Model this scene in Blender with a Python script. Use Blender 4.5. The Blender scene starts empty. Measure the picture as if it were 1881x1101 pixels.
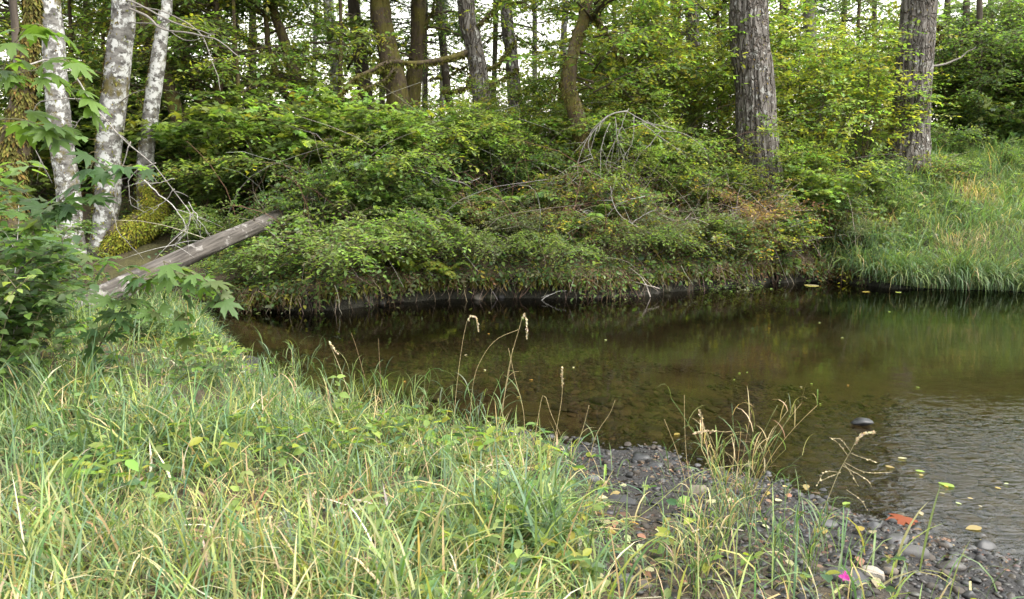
import bpy, math, random
import numpy as np

random.seed(11)
rng = np.random.default_rng(11)
scene = bpy.context.scene
COL = scene.collection
PI = math.pi

# ------------------------------------------------------------------ camera
PW, PH, FPX = 1881.0, 1101.0, 1475.0      # photograph size, focal length in its pixels
CAM_Z = 2.0                               # eye height above the water (water is z = 0)
PITCH = math.atan((550.5 - 330.0) / FPX)  # looking slightly down
cam_data = bpy.data.cameras.new("camera")
cam = bpy.data.objects.new("camera", cam_data)
COL.objects.link(cam)
cam.location = (0, 0, CAM_Z)
cam.rotation_euler = (PI / 2 - PITCH, 0, 0)
cam_data.sensor_width = 36.0
cam_data.lens = 36.0 * FPX / PW
cam_data.clip_start = 0.05
cam_data.clip_end = 1000.0
cam_data.dof.use_dof = True
cam_data.dof.focus_distance = 7.0
cam_data.dof.aperture_fstop = 5.6
scene.camera = cam

# ------------------------------------------------------------------ world, sun, exposure
SUN_EL, SUN_AZ = math.radians(57), math.radians(112)     # high on the right, behind cloud
world = bpy.data.worlds.new("World")
scene.world = world
world.use_nodes = True
nt = world.node_tree
nt.nodes.clear()
sky = nt.nodes.new("ShaderNodeTexSky")
sky.sky_type = 'NISHITA'
sky.sun_disc = False
sky.sun_elevation = SUN_EL
sky.sun_rotation = SUN_AZ
sky.air_density = 3.0
sky.dust_density = 2.0
hs = nt.nodes.new("ShaderNodeHueSaturation")             # overcast: the blue mostly gone
hs.inputs['Saturation'].default_value = 0.22
bgn = nt.nodes.new("ShaderNodeBackground")
bgn.inputs['Strength'].default_value = 0.15
wout = nt.nodes.new("ShaderNodeOutputWorld")
nt.links.new(sky.outputs[0], hs.inputs['Color'])
nt.links.new(hs.outputs[0], bgn.inputs[0])
nt.links.new(bgn.outputs[0], wout.inputs[0])
sun_data = bpy.data.lights.new("sun", 'SUN')
sun_data.energy = 1.5
sun_data.angle = math.radians(35)
sun_data.color = (1.0, 0.96, 0.9)
sun = bpy.data.objects.new("sun", sun_data)
COL.objects.link(sun)
from mathutils import Vector
sdir = Vector((math.sin(SUN_AZ) * math.cos(SUN_EL), math.cos(SUN_AZ) * math.cos(SUN_EL), math.sin(SUN_EL)))
sun.rotation_euler = sdir.to_track_quat('Z', 'Y').to_euler()
scene.view_settings.view_transform = 'Standard'
scene.view_settings.look = 'None'
scene.view_settings.gamma = 1.0
scene.view_settings.use_curve_mapping = False
scene.view_settings.exposure = 2.25
scene.render.engine = 'CYCLES'
cy = scene.cycles
cy.max_bounces = 8
cy.diffuse_bounces = 3
cy.glossy_bounces = 3
cy.transmission_bounces = 4
cy.transparent_max_bounces = 8
cy.caustics_reflective = False
cy.caustics_refractive = False
cy.sample_clamp_indirect = 6.0
cy.use_denoising = True
try:
    cy.denoiser = 'OPENIMAGEDENOISE'
    cy.denoising_input_passes = 'RGB_ALBEDO_NORMAL'
except Exception:
    pass


# ------------------------------------------------------------------ numeric helpers
def px(x, y, depth):
    """World point seen at photo pixel (x, y), depth metres ahead of the camera (along +Y)."""
    c, s = math.cos(PITCH), math.sin(PITCH)
    u, v = (x - PW / 2) / FPX, (PH / 2 - y) / FPX
    d = np.array([u, c + v * s, -s + v * c])
    return np.array([0, 0, CAM_Z]) + d * (depth / d[1])


def px_x(x, depth):
    return (x - PW / 2) / FPX * depth * 1.0


def hash3(i, j, k, seed):
    n = (i * 73856093) ^ (j * 19349663) ^ (k * 83492791) ^ (seed * 2654435)
    n = (n ^ (n >> 13)) * 1274126177
    n = n ^ (n >> 16)
    return (n & 0xffff) / 65535.0 * 2 - 1


def noise3(p, seed=0):
    p = np.asarray(p, float)
    f = np.floor(p)
    i = f.astype(np.int64)
    t = p - f
    t = t * t * (3 - 2 * t)
    r = 0
    for a in (0, 1):
        for b in (0, 1):
            for c in (0, 1):
                w = (t[..., 0] if a else 1 - t[..., 0]) * (t[..., 1] if b else 1 - t[..., 1]) * (t[..., 2] if c else 1 - t[..., 2])
                r = r + w * hash3(i[..., 0] + a, i[..., 1] + b, i[..., 2] + c, seed)
    return r


def fbm(p, seed=0, octaves=3):
    p = np.asarray(p, float)
    r, a = 0, 1.0
    for o in range(octaves):
        r = r + a * noise3(p * (2.03 ** o), seed + 17 * o)
        a *= 0.5
    return r


def noise2(x, y, s, seed=0, octaves=2):
    x, y = np.broadcast_arrays(np.asarray(x, float), np.asarray(y, float))
    return fbm(np.stack([x * s, y * s, np.full_like(x, 0.37)], -1), seed, octaves)


def sstep(a, b, x):
    t = np.clip((x - a) / (b - a), 0, 1)
    return t * t * (3 - 2 * t)


def unit(v):
    return v / np.maximum(np.linalg.norm(v, axis=-1, keepdims=True), 1e-9)


# ------------------------------------------------------------------ terrain: shorelines and height
NX = [-90, -14, -9, -6, -5, -4.4, -3.9, -3.4, -2.5, -1.7, -1.0, -0.3, 0.55, 0.97, 1.25, 1.7, 2.24, 2.65, 3.5, 5, 9, 20, 90]
NY = [8.5, 9.0, 10.0, 10.9, 11.3, 11.5, 10.6, 9.6, 8.1, 7.0, 6.55, 6.3, 5.85, 5.75, 5.45, 5.1, 4.55, 4.2, 3.5, 2.3, 0, -6, -40]
FX = [-90, -14, -8, -5, -4.2, -3.4, -2.7, -2.1, -1, 0, 1, 2.5, 4, 5.5, 6.4, 7.0, 9.2, 14, 25, 90]
FY = [13.5, 12.4, 12.8, 12.7, 12.5, 12.2, 12.3, 13.3, 13.5, 13.8, 13.5, 14.1, 14.9, 15.8, 15.9, 14.8, 14.4, 14.6, 16, 30]


def near_y(x):
    x = np.asarray(x, float)
    return np.interp(x, NX, NY) + 0.10 * noise2(x, x * 0, 1.7, 3, 2)


def far_y(x):
    x = np.asarray(x, float)
    return np.interp(x, FX, FY) + 0.22 * noise2(x, x * 0, 0.9, 5, 3)


PROF_E = [0, 0.5, 1.5, 2.8, 4.5, 6.5, 10, 20, 40, 80, 160]
PROF_L = [.22, .42, .80, 1.30, 1.95, 2.35, 2.6, 3.0, 3.6, 5, 8]
PROF_C = [.38, .72, 1.35, 1.98, 2.45, 2.75, 2.95, 3.2, 3.8, 5, 8]
PROF_R = [.05, .40, .90, 1.45, 2.15, 2.75, 3.3, 4.0, 5, 6, 8]


def far_prof(x, e):
    l, c, r = np.interp(e, PROF_E, PROF_L), np.interp(e, PROF_E, PROF_C), np.interp(e, PROF_E, PROF_R)
    a, b = sstep(-5.0, -2.0, x), sstep(5.0, 8.0, x)
    return (l * (1 - a) + c * a) * (1 - b) + r * b


def near_prof(x, d):
    L = sstep(1.2, -3.0, x)
    A = 0.42 * (1 - L) + 0.62 * L
    s = 3.0 * (1 - L) + 2.4 * L
    return A * (1 - np.exp(-d / s)) + 0.012 * np.maximum(d - 8, 0)


def bed_prof(x, a, b):
    """a: distance from the near edge, b: from the far edge"""
    return -np.minimum(0.095 * a + 0.02 * a * (a > 3), 0.58) * sstep(-0.1, 0.3, b + 0.25)


def ground_z(x, y, rough=True):
    x, y = np.broadcast_arrays(np.asarray(x, float), np.asarray(y, float))
    n, f = near_y(x), far_y(x)
    z = np.where(y < n, near_prof(x, np.maximum(n - y, 0)),
                 np.where(y < f, bed_prof(x, np.maximum(y - n, 0), np.maximum(f - y, 0)), far_prof(x, np.maximum(y - f, 0))))
    if rough:
        amp = np.where(y < n, 0.02 + 0.03 * sstep(0.3, 2, n - y), np.where(y < f, 0.02, 0.05 + 0.10 * sstep(0.3, 2, y - f)))
        z = z + amp * noise2(x, y, 1.9, 9, 3)
    return z


# ------------------------------------------------------------------ mesh buffer
class Buf:
    def __init__(self):
        self.V, self.C, self.F = [], [], {3: [], 4: []}
        self.n = 0

    def add(self, V, faces, col=None):
        V = np.asarray(V, float).reshape(-1, 3)
        c = np.empty((len(V), 3))
        c[:] = (0.5, 0.5, 0.5) if col is None else col
        self.V.append(V)
        self.C.append(c)
        for f in faces:
            f = np.asarray(f, np.int64)
            if len(f):
                self.F[f.shape[1]].append(f + self.n)
        self.n += len(V)

    def mesh(self, name, mat, origin=None, smooth=True):
        V = np.concatenate(self.V)
        if origin is not None:
            V = V - np.asarray(origin)
        C = np.concatenate(self.C)
        me = bpy.data.meshes.new(name)
        me.vertices.add(len(V))
        me.vertices.foreach_set("co", V.astype(np.float32).ravel())
        idx, starts, k = [], [], 0
        for w in (3, 4):
            if self.F[w]:
                f = np.concatenate(self.F[w])
                idx.append(f.ravel())
                starts.append(k + np.arange(len(f)) * w)
                k += f.size
        idx = np.concatenate(idx).astype(np.int32)
        starts = np.concatenate(starts).astype(np.int32)
        me.loops.add(len(idx))
        me.loops.foreach_set("vertex_index", idx)
        me.polygons.add(len(starts))
        me.polygons.foreach_set("loop_start", starts)
        me.polygons.foreach_set("use_smooth", np.full(len(starts), smooth))
        at = me.color_attributes.new("tint", 'FLOAT_COLOR', 'POINT')
        at.data.foreach_set("color", np.concatenate([C, np.ones((len(C), 1))], 1).astype(np.float32).ravel())
        me.update(calc_edges=True)
        me.materials.append(mat)
        return me


def link(name, me, parent=None, loc=None):
    o = bpy.data.objects.new(name, me)
    COL.objects.link(o)
    if parent is not None:
        o.parent = parent
    if loc is not None:
        o.location = loc
    return o


def thing(name, label, cat, loc=(0, 0, 0), rotz=0.0, group=None, scale=1.0):
    o = bpy.data.objects.new(name, None)
    COL.objects.link(o)
    o.empty_display_size = 0.1
    o.location = tuple(float(v) for v in loc)
    o.rotation_euler = (0, 0, rotz)
    o.scale = (scale,) * 3 if np.isscalar(scale) else scale
    return tag(o, label, cat, group)


def tag(o, label=None, cat=None, group=None, kind=None):
    if label: o['label'] = label
    if cat: o['category'] = cat
    if group: o['group'] = group
    if kind: o['kind'] = kind
    return o


def part(name, buf, mat, parent, kind=None, smooth=True, world=True):
    """link a buffer (world coordinates unless world=False) as one mesh under a thing"""
    me = buf.mesh(name, mat, origin=np.array(parent.location) if world else None, smooth=smooth)
    o = link(name, me, parent)
    if kind: o['kind'] = kind
    return o


def resample(P, n, smooth=True):
    P = np.asarray(P, float)
    if smooth and len(P) > 2:                                   # Catmull-Rom
        Q = np.vstack([2 * P[0] - P[1], P, 2 * P[-1] - P[-2]])
        out = []
        for i in range(1, len(Q) - 2):
            t = np.linspace(0, 1, 12, endpoint=False)[:, None]
            a, b, c, d = Q[i - 1], Q[i], Q[i + 1], Q[i + 2]
            out.append(0.5 * (2 * b + (c - a) * t + (2 * a - 5 * b + 4 * c - d) * t * t + (3 * b - a - 3 * c + d) * t ** 3))
        P = np.vstack(out + [P[-1:]])
    s = np.concatenate([[0], np.cumsum(np.linalg.norm(np.diff(P[:, :3], axis=0), axis=1))])
    q = np.linspace(0, s[-1], n)
    return np.stack([np.interp(q, s, P[:, k]) for k in range(P.shape[1])], 1)


def tubes(buf, P, R, sides=4, col=None, cap=True, disp=None):
    """P (T, n, 3) centre lines, R (T, n) radii"""
    P, R = np.asarray(P, float), np.asarray(R, float)
    if P.ndim == 2:
        P, R = P[None], R[None]
    T, n, _ = P.shape
    tan = unit(np.gradient(P, axis=1))
    m = np.abs(unit(tan.mean(1)))
    ref = np.eye(3)[np.argmin(m, 1)][:, None, :]
    a = unit(np.cross(tan, ref))
    b = np.cross(tan, a)
    th = np.arange(sides) * 2 * PI / sides
    r = R[:, :, None] * np.ones(sides)
    if disp is not None:
        r = r * disp(P, th)
    V = P[:, :, None, :] + r[..., None] * (a[:, :, None, :] * np.cos(th)[:, None] + b[:, :, None, :] * np.sin(th)[:, None])
    base = (np.arange(T) * n * sides)[:, None, None]
    i = np.arange(n - 1)[None, :, None]
    j = np.arange(sides)[None, None, :]
    jn = (j + 1) % sides
    F = np.stack([base + i * sides + j, base + i * sides + jn, base + (i + 1) * sides + jn, base + (i + 1) * sides + j], -1).reshape(-1, 4)
    V = V.reshape(-1, 3)
    faces = [F]
    c = None if col is None else np.repeat(np.broadcast_to(np.asarray(col, float), (T, 3)), n * sides, 0)
    if cap:
        e = np.concatenate([P[:, 0], P[:, -1]])
        k0 = len(V)
        V = np.vstack([V, e])
        if c is not None:
            c = np.vstack([c, np.broadcast_to(np.asarray(col, float), (T, 3)), np.broadcast_to(np.asarray(col, float), (T, 3))])
        tt = np.arange(T)[:, None]
        jj = np.arange(sides)[None]
        j2 = (jj + 1) % sides
        f0 = np.stack([k0 + tt + 0 * jj, tt * n * sides + j2, tt * n * sides + jj], -1).reshape(-1, 3)
        l = tt * n * sides + (n - 1) * sides
        f1 = np.stack([k0 + T + tt + 0 * jj, l + jj, l + j2], -1).reshape(-1, 3)
        faces += [f0, f1]
    buf.add(V, faces, c)


# ------------------------------------------------------------------ leaf shapes (x along the leaf, y across, z up)
def fan(outline, lift=0.04, droop=0.18):
    pts = [(r * math.cos(math.radians(a)), r * math.sin(math.radians(a))) for a, r in outline]
    V = [(0.12, 0, lift)] + [(x + .12, y, -droop * (x * x + y * y)) for x, y in pts]
    n = len(pts)
    return np.array(V), [np.array([(0, 1 + i, 1 + (i + 1) % n) for i in range(n)])]


def mirror(half):
    return half + [(-a, r) for a, r in reversed(half) if a not in (0, 180)]


LEAF = {
    'blade2': (np.array([(0, 0, 0), (.45, .27, .07), (1, 0, -.06), (.45, -.27, .07)]), [np.array([(0, 2, 1), (0, 3, 2)])]),
    'oval': (np.array([(0, 0, 0), (.28, .25, .06), (.65, .24, .05), (1, 0, -.10), (.65, -.24, .05), (.28, -.25, .06)]),
             [np.array([(0, 3, 2, 1), (0, 5, 4, 3)])]),
    'small_maple': fan(mirror([(0, .92), (24, .52), (47, .85), (72, .45), (98, .66), (150, .2)])),
    'big_maple': fan(mirror([(0, 1.0), (7, .78), (13, .79), (20, .42), (31, .60), (40, .93), (50, .68), (58, .66), (68, .38), (84, .52), (98, .68), (114, .42), (145, .25), (180, .12)])),
    'strand': (np.array([(0, .1, 0), (0, -.1, 0), (.55, -.07, .06), (.55, .07, .06), (1, 0, 0)]), [np.array([(0, 1, 2, 3)]), np.array([(3, 2, 4)])]),
    'straw': (np.array([(0, .03, 0), (0, -.03, 0), (.5, -.03, .08), (.5, .03, .08), (1, 0, 0)]), [np.array([(0, 1, 2, 3)]), np.array([(3, 2, 4)])]),
    'tuft': (np.array([(0, 0, 0), (.45, .2, .07), (1, 0, -.06), (.45, -.2, .07)]), [np.array([(0, 2, 1), (0, 3, 2)])]),
    'needle': (np.array([(0, .06, 0), (0, -.06, 0), (1, 0, -.05)]), [np.array([(0, 1, 2)])]),
    'toothed': (np.array([(0, 0, 0), (.12, .20, .03), (.22, .25, .05), (.30, .30, .04), (.45, .31, .05), (.55, .29, .04), (.70, .20, .02), (.80, .16, .0), (1, 0, -.10),
                          (.80, -.16, .0), (.70, -.20, .02), (.55, -.29, .04), (.45, -.31, .05), (.30, -.30, .04), (.22, -.25, .05), (.12, -.20, .03), (.4, 0, 0)]),
                [np.array([(16, (i + 1) % 16, i) for i in range(16)])]),
}


def leaves(buf, kind, P, D, N, size, col):
    T, faces = LEAF[kind]
    P = np.asarray(P, float).reshape(-1, 3)
    m = len(P)
    D = unit(np.asarray(D, float).reshape(-1, 3))
    N = np.asarray(N, float).reshape(-1, 3)
    S = unit(np.cross(N, D))
    N = np.cross(D, S)
    s = np.broadcast_to(np.asarray(size, float), (m,))[:, None, None]
    V = P[:, None] + s * (T[None, :, 0:1] * D[:, None] + T[None, :, 1:2] * S[:, None] + T[None, :, 2:3] * N[:, None])
    k = len(T)
    off = (np.arange(m) * k)[:, None, None]
    F = [(f[None] + off).reshape(-1, f.shape[1]) for f in faces]
    c = np.repeat(np.broadcast_to(col, (m, 3)), k, 0)
    buf.add(V.reshape(-1, 3), F, c)


def tints(n, palette, weights=None, jit=0.22, r=rng):
    pal = np.asarray(palette, float)
    i = r.choice(len(pal), n, p=None if weights is None else np.asarray(weights) / np.sum(weights))
    c = pal[i] * (1 + jit * r.standard_normal((n, 1)))
    return np.clip(c * (1 + 0.08 * r.standard_normal((n, 3))), 0.004, 0.9)


# linear base colours
G_MID, G_DARK, G_BRIGHT = (.098, .150, .042), (.060, .100, .035), (.150, .210, .050)
G_YEL, G_BLUE, G_GREY = (.20, .215, .035), (.055, .098, .046), (.125, .15, .075)
YELLOW, BROWN, STRAW, RUST = (.42, .33, .06), (.14, .08, .04), (.36, .285, .15), (.30, .12, .04)
MOSS_G, MOSS_B = (.115, .125, .022), (.075, .068, .022)


# ------------------------------------------------------------------ materials
def new_mat(name):
    m = bpy.data.materials.new(name)
    m.use_nodes = True
    n = m.node_tree
    n.nodes.clear()
    out = n.nodes.new("ShaderNodeOutputMaterial")
    return m, n, out


def nd(n, kind, **kw):
    x = n.nodes.new(kind)
    for k, v in kw.items():
        if k in x.inputs:
            x.inputs[k].default_value = v
        else:
            setattr(x, k, v)
    return x


def ramp(n, src, stops):
    r = n.nodes.new("ShaderNodeValToRGB")
    e = r.color_ramp.elements
    while len(e) < len(stops):
        e.new(0.5)
    for i, (p, c) in enumerate(stops):
        e[i].position = p
        e[i].color = (*c, 1) if len(c) == 3 else c
    n.links.new(src, r.inputs[0])
    return r.outputs[0]


def mixc(n, fac, a, b):
    m = n.nodes.new("ShaderNodeMix")
    m.data_type = 'RGBA'
    for sock, v in ((m.inputs[0], fac), (m.inputs[6], a), (m.inputs[7], b)):
        if hasattr(v, 'links'):
            n.links.new(v, sock)
        elif np.isscalar(v):
            sock.default_value = v
        else:
            sock.default_value = (*v, 1)
    return m.outputs[2]


def mat_leaf(name, translucent=0.48, rough=0.5, spec=0.25):
    m, n, out = new_mat(name)
    at = nd(n, "ShaderNodeAttribute", attribute_name="tint")
    inf = n.nodes.new("ShaderNodeObjectInfo")
    h = n.nodes.new("ShaderNodeHueSaturation")
    mr = nd(n, "ShaderNodeMapRange", **{'To Min': 0.74, 'To Max': 1.04})
    n.links.new(inf.outputs['Random'], mr.inputs[0])
    n.links.new(mr.outputs[0], h.inputs['Value'])
    n.links.new(at.outputs['Color'], h.inputs['Color'])
    p = nd(n, "ShaderNodeBsdfPrincipled", Roughness=rough)
    p.inputs['Specular IOR Level'].default_value = spec
    n.links.new(h.outputs[0], p.inputs['Base Color'])
    t = n.nodes.new("ShaderNodeBsdfTranslucent")
    g = n.nodes.new("ShaderNodeMix"); g.data_type = 'RGBA'; g.blend_type = 'MULTIPLY'
    g.inputs[0].default_value = 1
    g.inputs[7].default_value = (1.9, 2.0, 0.9, 1)
    n.links.new(h.outputs[0], g.inputs[6])
    n.links.new(g.outputs[2], t.inputs[0])
    mx = n.nodes.new("ShaderNodeMixShader")
    mx.inputs[0].default_value = translucent
    n.links.new(p.outputs[0], mx.inputs[1]); n.links.new(t.outputs[0], mx.inputs[2])
    n.links.new(mx.outputs[0], out.inputs[0])
    return m


def mat_attr(name, rough=0.8, spec=0.2, bump=0.0, scale=60):
    m, n, out = new_mat(name)
    at = nd(n, "ShaderNodeAttribute", attribute_name="tint")
    p = nd(n, "ShaderNodeBsdfPrincipled", Roughness=rough)
    p.inputs['Specular IOR Level'].default_value = spec
    tc = n.nodes.new("ShaderNodeTexCoord")
    no = nd(n, "ShaderNodeTexNoise", Scale=scale, Detail=4.0)
    n.links.new(tc.outputs['Object'], no.inputs['Vector'])
    v = nd(n, "ShaderNodeMapRange", **{'From Min': .3, 'From Max': .7, 'To Min': .45, 'To Max': 1.05})
    n.links.new(no.outputs[0], v.inputs[0])
    h = n.nodes.new("ShaderNodeHueSaturation")
    n.links.new(v.outputs[0], h.inputs['Value']); n.links.new(at.outputs['Color'], h.inputs['Color'])
    n.links.new(h.outputs[0], p.inputs['Base Color'])
    if bump:
        b = nd(n, "ShaderNodeBump", Strength=bump, Distance=0.01)
        n.links.new(no.outputs[0], b.inputs['Height']); n.links.new(b.outputs[0], p.inputs['Normal'])
    n.links.new(p.outputs[0], out.inputs[0])
    return m


def mat_bark(name, base, dark, pale, moss=0.25, moss_col=MOSS_B, stretch=(1, 1, .22), scale=14, patch=2.2, pale_amt=.5, bump=0.6, dist=0.03, cracks=False):
    """mottled bark: fine vertical grain, pale lichen patches, moss patches"""
    base, dark, pale, moss_col = (tuple(.75 * v for v in c) for c in (base, dark, pale, moss_col))
    m, n, out = new_mat(name)
    tc = n.nodes.new("ShaderNodeTexCoord")
    mp = n.nodes.new("ShaderNodeMapping")
    mp.inputs['Scale'].default_value = stretch
    n.links.new(tc.outputs['Object'], mp.inputs[0])
    fine = nd(n, "ShaderNodeTexNoise", Scale=scale, Detail=7.0, Roughness=.65)
    n.links.new(mp.outputs[0], fine.inputs['Vector'])
    c1 = ramp(n, fine.outputs[0], [(.36, dark), (.60, base)])
    pt = nd(n, "ShaderNodeTexNoise", Scale=patch * 3, Detail=6.0, Roughness=.7)
    n.links.new(tc.outputs['Object'], pt.inputs['Vector'])
    f2 = ramp(n, pt.outputs[0], [(.62 - .25 * pale_amt, (0, 0, 0)), (.67 - .25 * pale_amt, (1, 1, 1))])
    c2 = mixc(n, f2, c1, pale)
    ms = nd(n, "ShaderNodeTexNoise", Scale=patch, Detail=8.0, Roughness=.72)
    n.links.new(tc.outputs['Object'], ms.inputs['Vector'])
    f3 = ramp(n, ms.outputs[0], [(.66 - .3 * moss, (0, 0, 0)), (.74 - .3 * moss, (1, 1, 1))])
    mc = ramp(n, fine.outputs[0], [(.3, tuple(.55 * v for v in moss_col)), (.7, tuple(1.25 * v for v in moss_col))])
    c3 = mixc(n, f3, c2, mc)
    p = nd(n, "ShaderNodeBsdfPrincipled", Roughness=.88)
    p.inputs['Specular IOR Level'].default_value = .2
    n.links.new(c3, p.inputs['Base Color'])
    b = nd(n, "ShaderNodeBump", Strength=bump, Distance=dist)
    n.links.new(fine.outputs[0], b.inputs['Height']); n.links.new(b.outputs[0], p.inputs['Normal'])
    if cracks:                                                          # long bark plates parted by deep fissures
        wp = nd(n, "ShaderNodeTexNoise", Scale=3.5, Detail=3.0)
        n.links.new(tc.outputs['Object'], wp.inputs['Vector'])
        sc = nd(n, "ShaderNodeVectorMath", operation='MULTIPLY_ADD')
        sc.inputs[1].default_value = (.22, .22, .5)
        n.links.new(wp.outputs['Color'], sc.inputs[0]); n.links.new(tc.outputs['Object'], sc.inputs[2])
        m2 = n.nodes.new("ShaderNodeMapping")
        m2.inputs['Scale'].default_value = (1, 1, .13)
        n.links.new(sc.outputs[0], m2.inputs[0])
        vo = nd(n, "ShaderNodeTexVoronoi", feature='DISTANCE_TO_EDGE', Scale=11.0)
        n.links.new(m2.outputs[0], vo.inputs['Vector'])
        cr = nd(n, "ShaderNodeMapRange", **{'From Min': 0.0, 'From Max': .13})
        n.links.new(vo.outputs['Distance'], cr.inputs[0])
        b2 = nd(n, "ShaderNodeBump", Strength=1.0, Distance=.06)
        n.links.new(cr.outputs[0], b2.inputs['Height']); n.links.new(b.outputs[0], b2.inputs['Normal'])
        n.links.new(b2.outputs[0], p.inputs['Normal'])
        fc = ramp(n, cr.outputs[0], [(.1, (1, 1, 1)), (.55, (0, 0, 0))])
        n.links.new(mixc(n, fc, c3, (.085, .068, .055)), p.inputs['Base Color'])
    n.links.new(p.outputs[0], out.inputs[0])
    return m


def mat_stone(name, wet=False):
    m, n, out = new_mat(name)
    tc = n.nodes.new("ShaderNodeTexCoord")
    at = nd(n, "ShaderNodeAttribute", attribute_name="tint")
    inf = n.nodes.new("ShaderNodeObjectInfo")
    no = nd(n, "ShaderNodeTexNoise", Scale=22.0, Detail=6.0)
    n.links.new(tc.outputs['Object'], no.inputs['Vector'])
    h = n.nodes.new("ShaderNodeHueSaturation")
    a = n.nodes.new("ShaderNodeMath"); a.operation = 'ADD'
    n.links.new(no.outputs[0], a.inputs[0]); n.links.new(inf.outputs['Random'], a.inputs[1])
    v = nd(n, "ShaderNodeMapRange", **{'From Min': .3, 'From Max': 1.7, 'To Min': .30, 'To Max': .85})
    n.links.new(a.outputs[0], v.inputs[0]); n.links.new(v.outputs[0], h.inputs['Value'])
    n.links.new(at.outputs['Color'], h.inputs['Color'])
    p = nd(n, "ShaderNodeBsdfPrincipled", Roughness=.42 if wet else .7)
    p.inputs['Specular IOR Level'].default_value = .35
    n.links.new(h.outputs[0], p.inputs['Base Color'])
    b = nd(n, "ShaderNodeBump", Strength=.25, Distance=.006)
    n.links.new(no.outputs[0], b.inputs['Height']); n.links.new(b.outputs[0], p.inputs['Normal'])
    n.links.new(p.outputs[0], out.inputs[0])
    return m


def mat_ground():
    m, n, out = new_mat("soil_and_gravel")
    tc = n.nodes.new("ShaderNodeTexCoord")
    at = nd(n, "ShaderNodeAttribute", attribute_name="tint")
    big = nd(n, "ShaderNodeTexNoise", Scale=3.0, Detail=8.0, Roughness=.7)
    fine = nd(n, "ShaderNodeTexNoise", Scale=38.0, Detail=6.0, Roughness=.7)
    vor = nd(n, "ShaderNodeTexVoronoi", Scale=32.0)
    for x in (big, fine, vor):
        n.links.new(tc.outputs['Object'], x.inputs['Vector'])
    a = n.nodes.new("ShaderNodeMath"); a.operation = 'MULTIPLY'
    n.links.new(big.outputs[0], a.inputs[0]); n.links.new(fine.outputs[0], a.inputs[1])
    v = nd(n, "ShaderNodeMapRange", **{'From Min': .12, 'From Max': .42, 'To Min': .33, 'To Max': 1.2})
    n.links.new(a.outputs[0], v.inputs[0])
    h = n.nodes.new("ShaderNodeHueSaturation")
    n.links.new(v.outputs[0], h.inputs['Value']); n.links.new(at.outputs['Color'], h.inputs['Color'])
    p = nd(n, "ShaderNodeBsdfPrincipled", Roughness=.8)
    p.inputs['Specular IOR Level'].default_value = .25
    n.links.new(h.outputs[0], p.inputs['Base Color'])
    b1 = nd(n, "ShaderNodeBump", Strength=.6, Distance=.02)
    n.links.new(vor.outputs['Distance'], b1.inputs['Height'])
    b2 = nd(n, "ShaderNodeBump", Strength=.7, Distance=.03)
    n.links.new(fine.outputs[0], b2.inputs['Height']); n.links.new(b1.outputs[0], b2.inputs['Normal'])
    n.links.new(b2.outputs[0], p.inputs['Normal'])
    n.links.new(p.outputs[0], out.inputs[0])
    return m


def mat_water():
    m, n, out = new_mat("creek_water")
    tc = n.nodes.new("ShaderNodeTexCoord")
    mp = n.nodes.new("ShaderNodeMapping")
    mp.inputs['Scale'].default_value = (1.0, 2.2, 1.0)
    n.links.new(tc.outputs['Object'], mp.inputs[0])
    w1 = nd(n, "ShaderNodeTexNoise", Scale=2.2, Detail=3.0, Roughness=.5)
    w2 = nd(n, "ShaderNodeTexNoise", Scale=6.0, Detail=3.0, Roughness=.55, Distortion=1.6)
    n.links.new(mp.outputs[0], w1.inputs['Vector']); n.links.new(mp.outputs[0], w2.inputs['Vector'])
    # the riffle: shallow, quick water over the gravel tail at the right
    ds = nd(n, "ShaderNodeVectorMath", operation='DISTANCE')
    ds.inputs[1].default_value = (4.0, 4.9, 0)
    n.links.new(tc.outputs['Object'], ds.inputs[0])
    rf = nd(n, "ShaderNodeMapRange", **{'From Min': .3, 'From Max': 3.4, 'To Min': 1.0, 'To Max': 0.0})
    n.links.new(ds.outputs['Value'], rf.inputs[0])
    s2 = nd(n, "ShaderNodeMapRange", **{'To Min': .010, 'To Max': .26})
    n.links.new(rf.outputs[0], s2.inputs[0])
    b1 = nd(n, "ShaderNodeBump", Strength=.016, Distance=.10)
    n.links.new(w1.outputs[0], b1.inputs['Height'])
    b2 = nd(n, "ShaderNodeBump", Distance=.05)
    n.links.new(s2.outputs[0], b2.inputs['Strength'])
    n.links.new(w2.outputs[0], b2.inputs['Height']); n.links.new(b1.outputs[0], b2.inputs['Normal'])
    fr = nd(n, "ShaderNodeFresnel", IOR=1.33)
    n.links.new(b2.outputs[0], fr.inputs['Normal'])
    tr = n.nodes.new("ShaderNodeBsdfTransparent")
    tr.inputs[0].default_value = (.53, .47, .35, 1)
    gl = nd(n, "ShaderNodeBsdfGlossy", Roughness=0.0)
    n.links.new(b2.outputs[0], gl.inputs['Normal'])
    mx = n.nodes.new("ShaderNodeMixShader")
    n.links.new(fr.outputs[0], mx.inputs[0])
    n.links.new(tr.outputs[0], mx.inputs[1]); n.links.new(gl.outputs[0], mx.inputs[2])
    n.links.new(mx.outputs[0], out.inputs[0])
    return m


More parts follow.
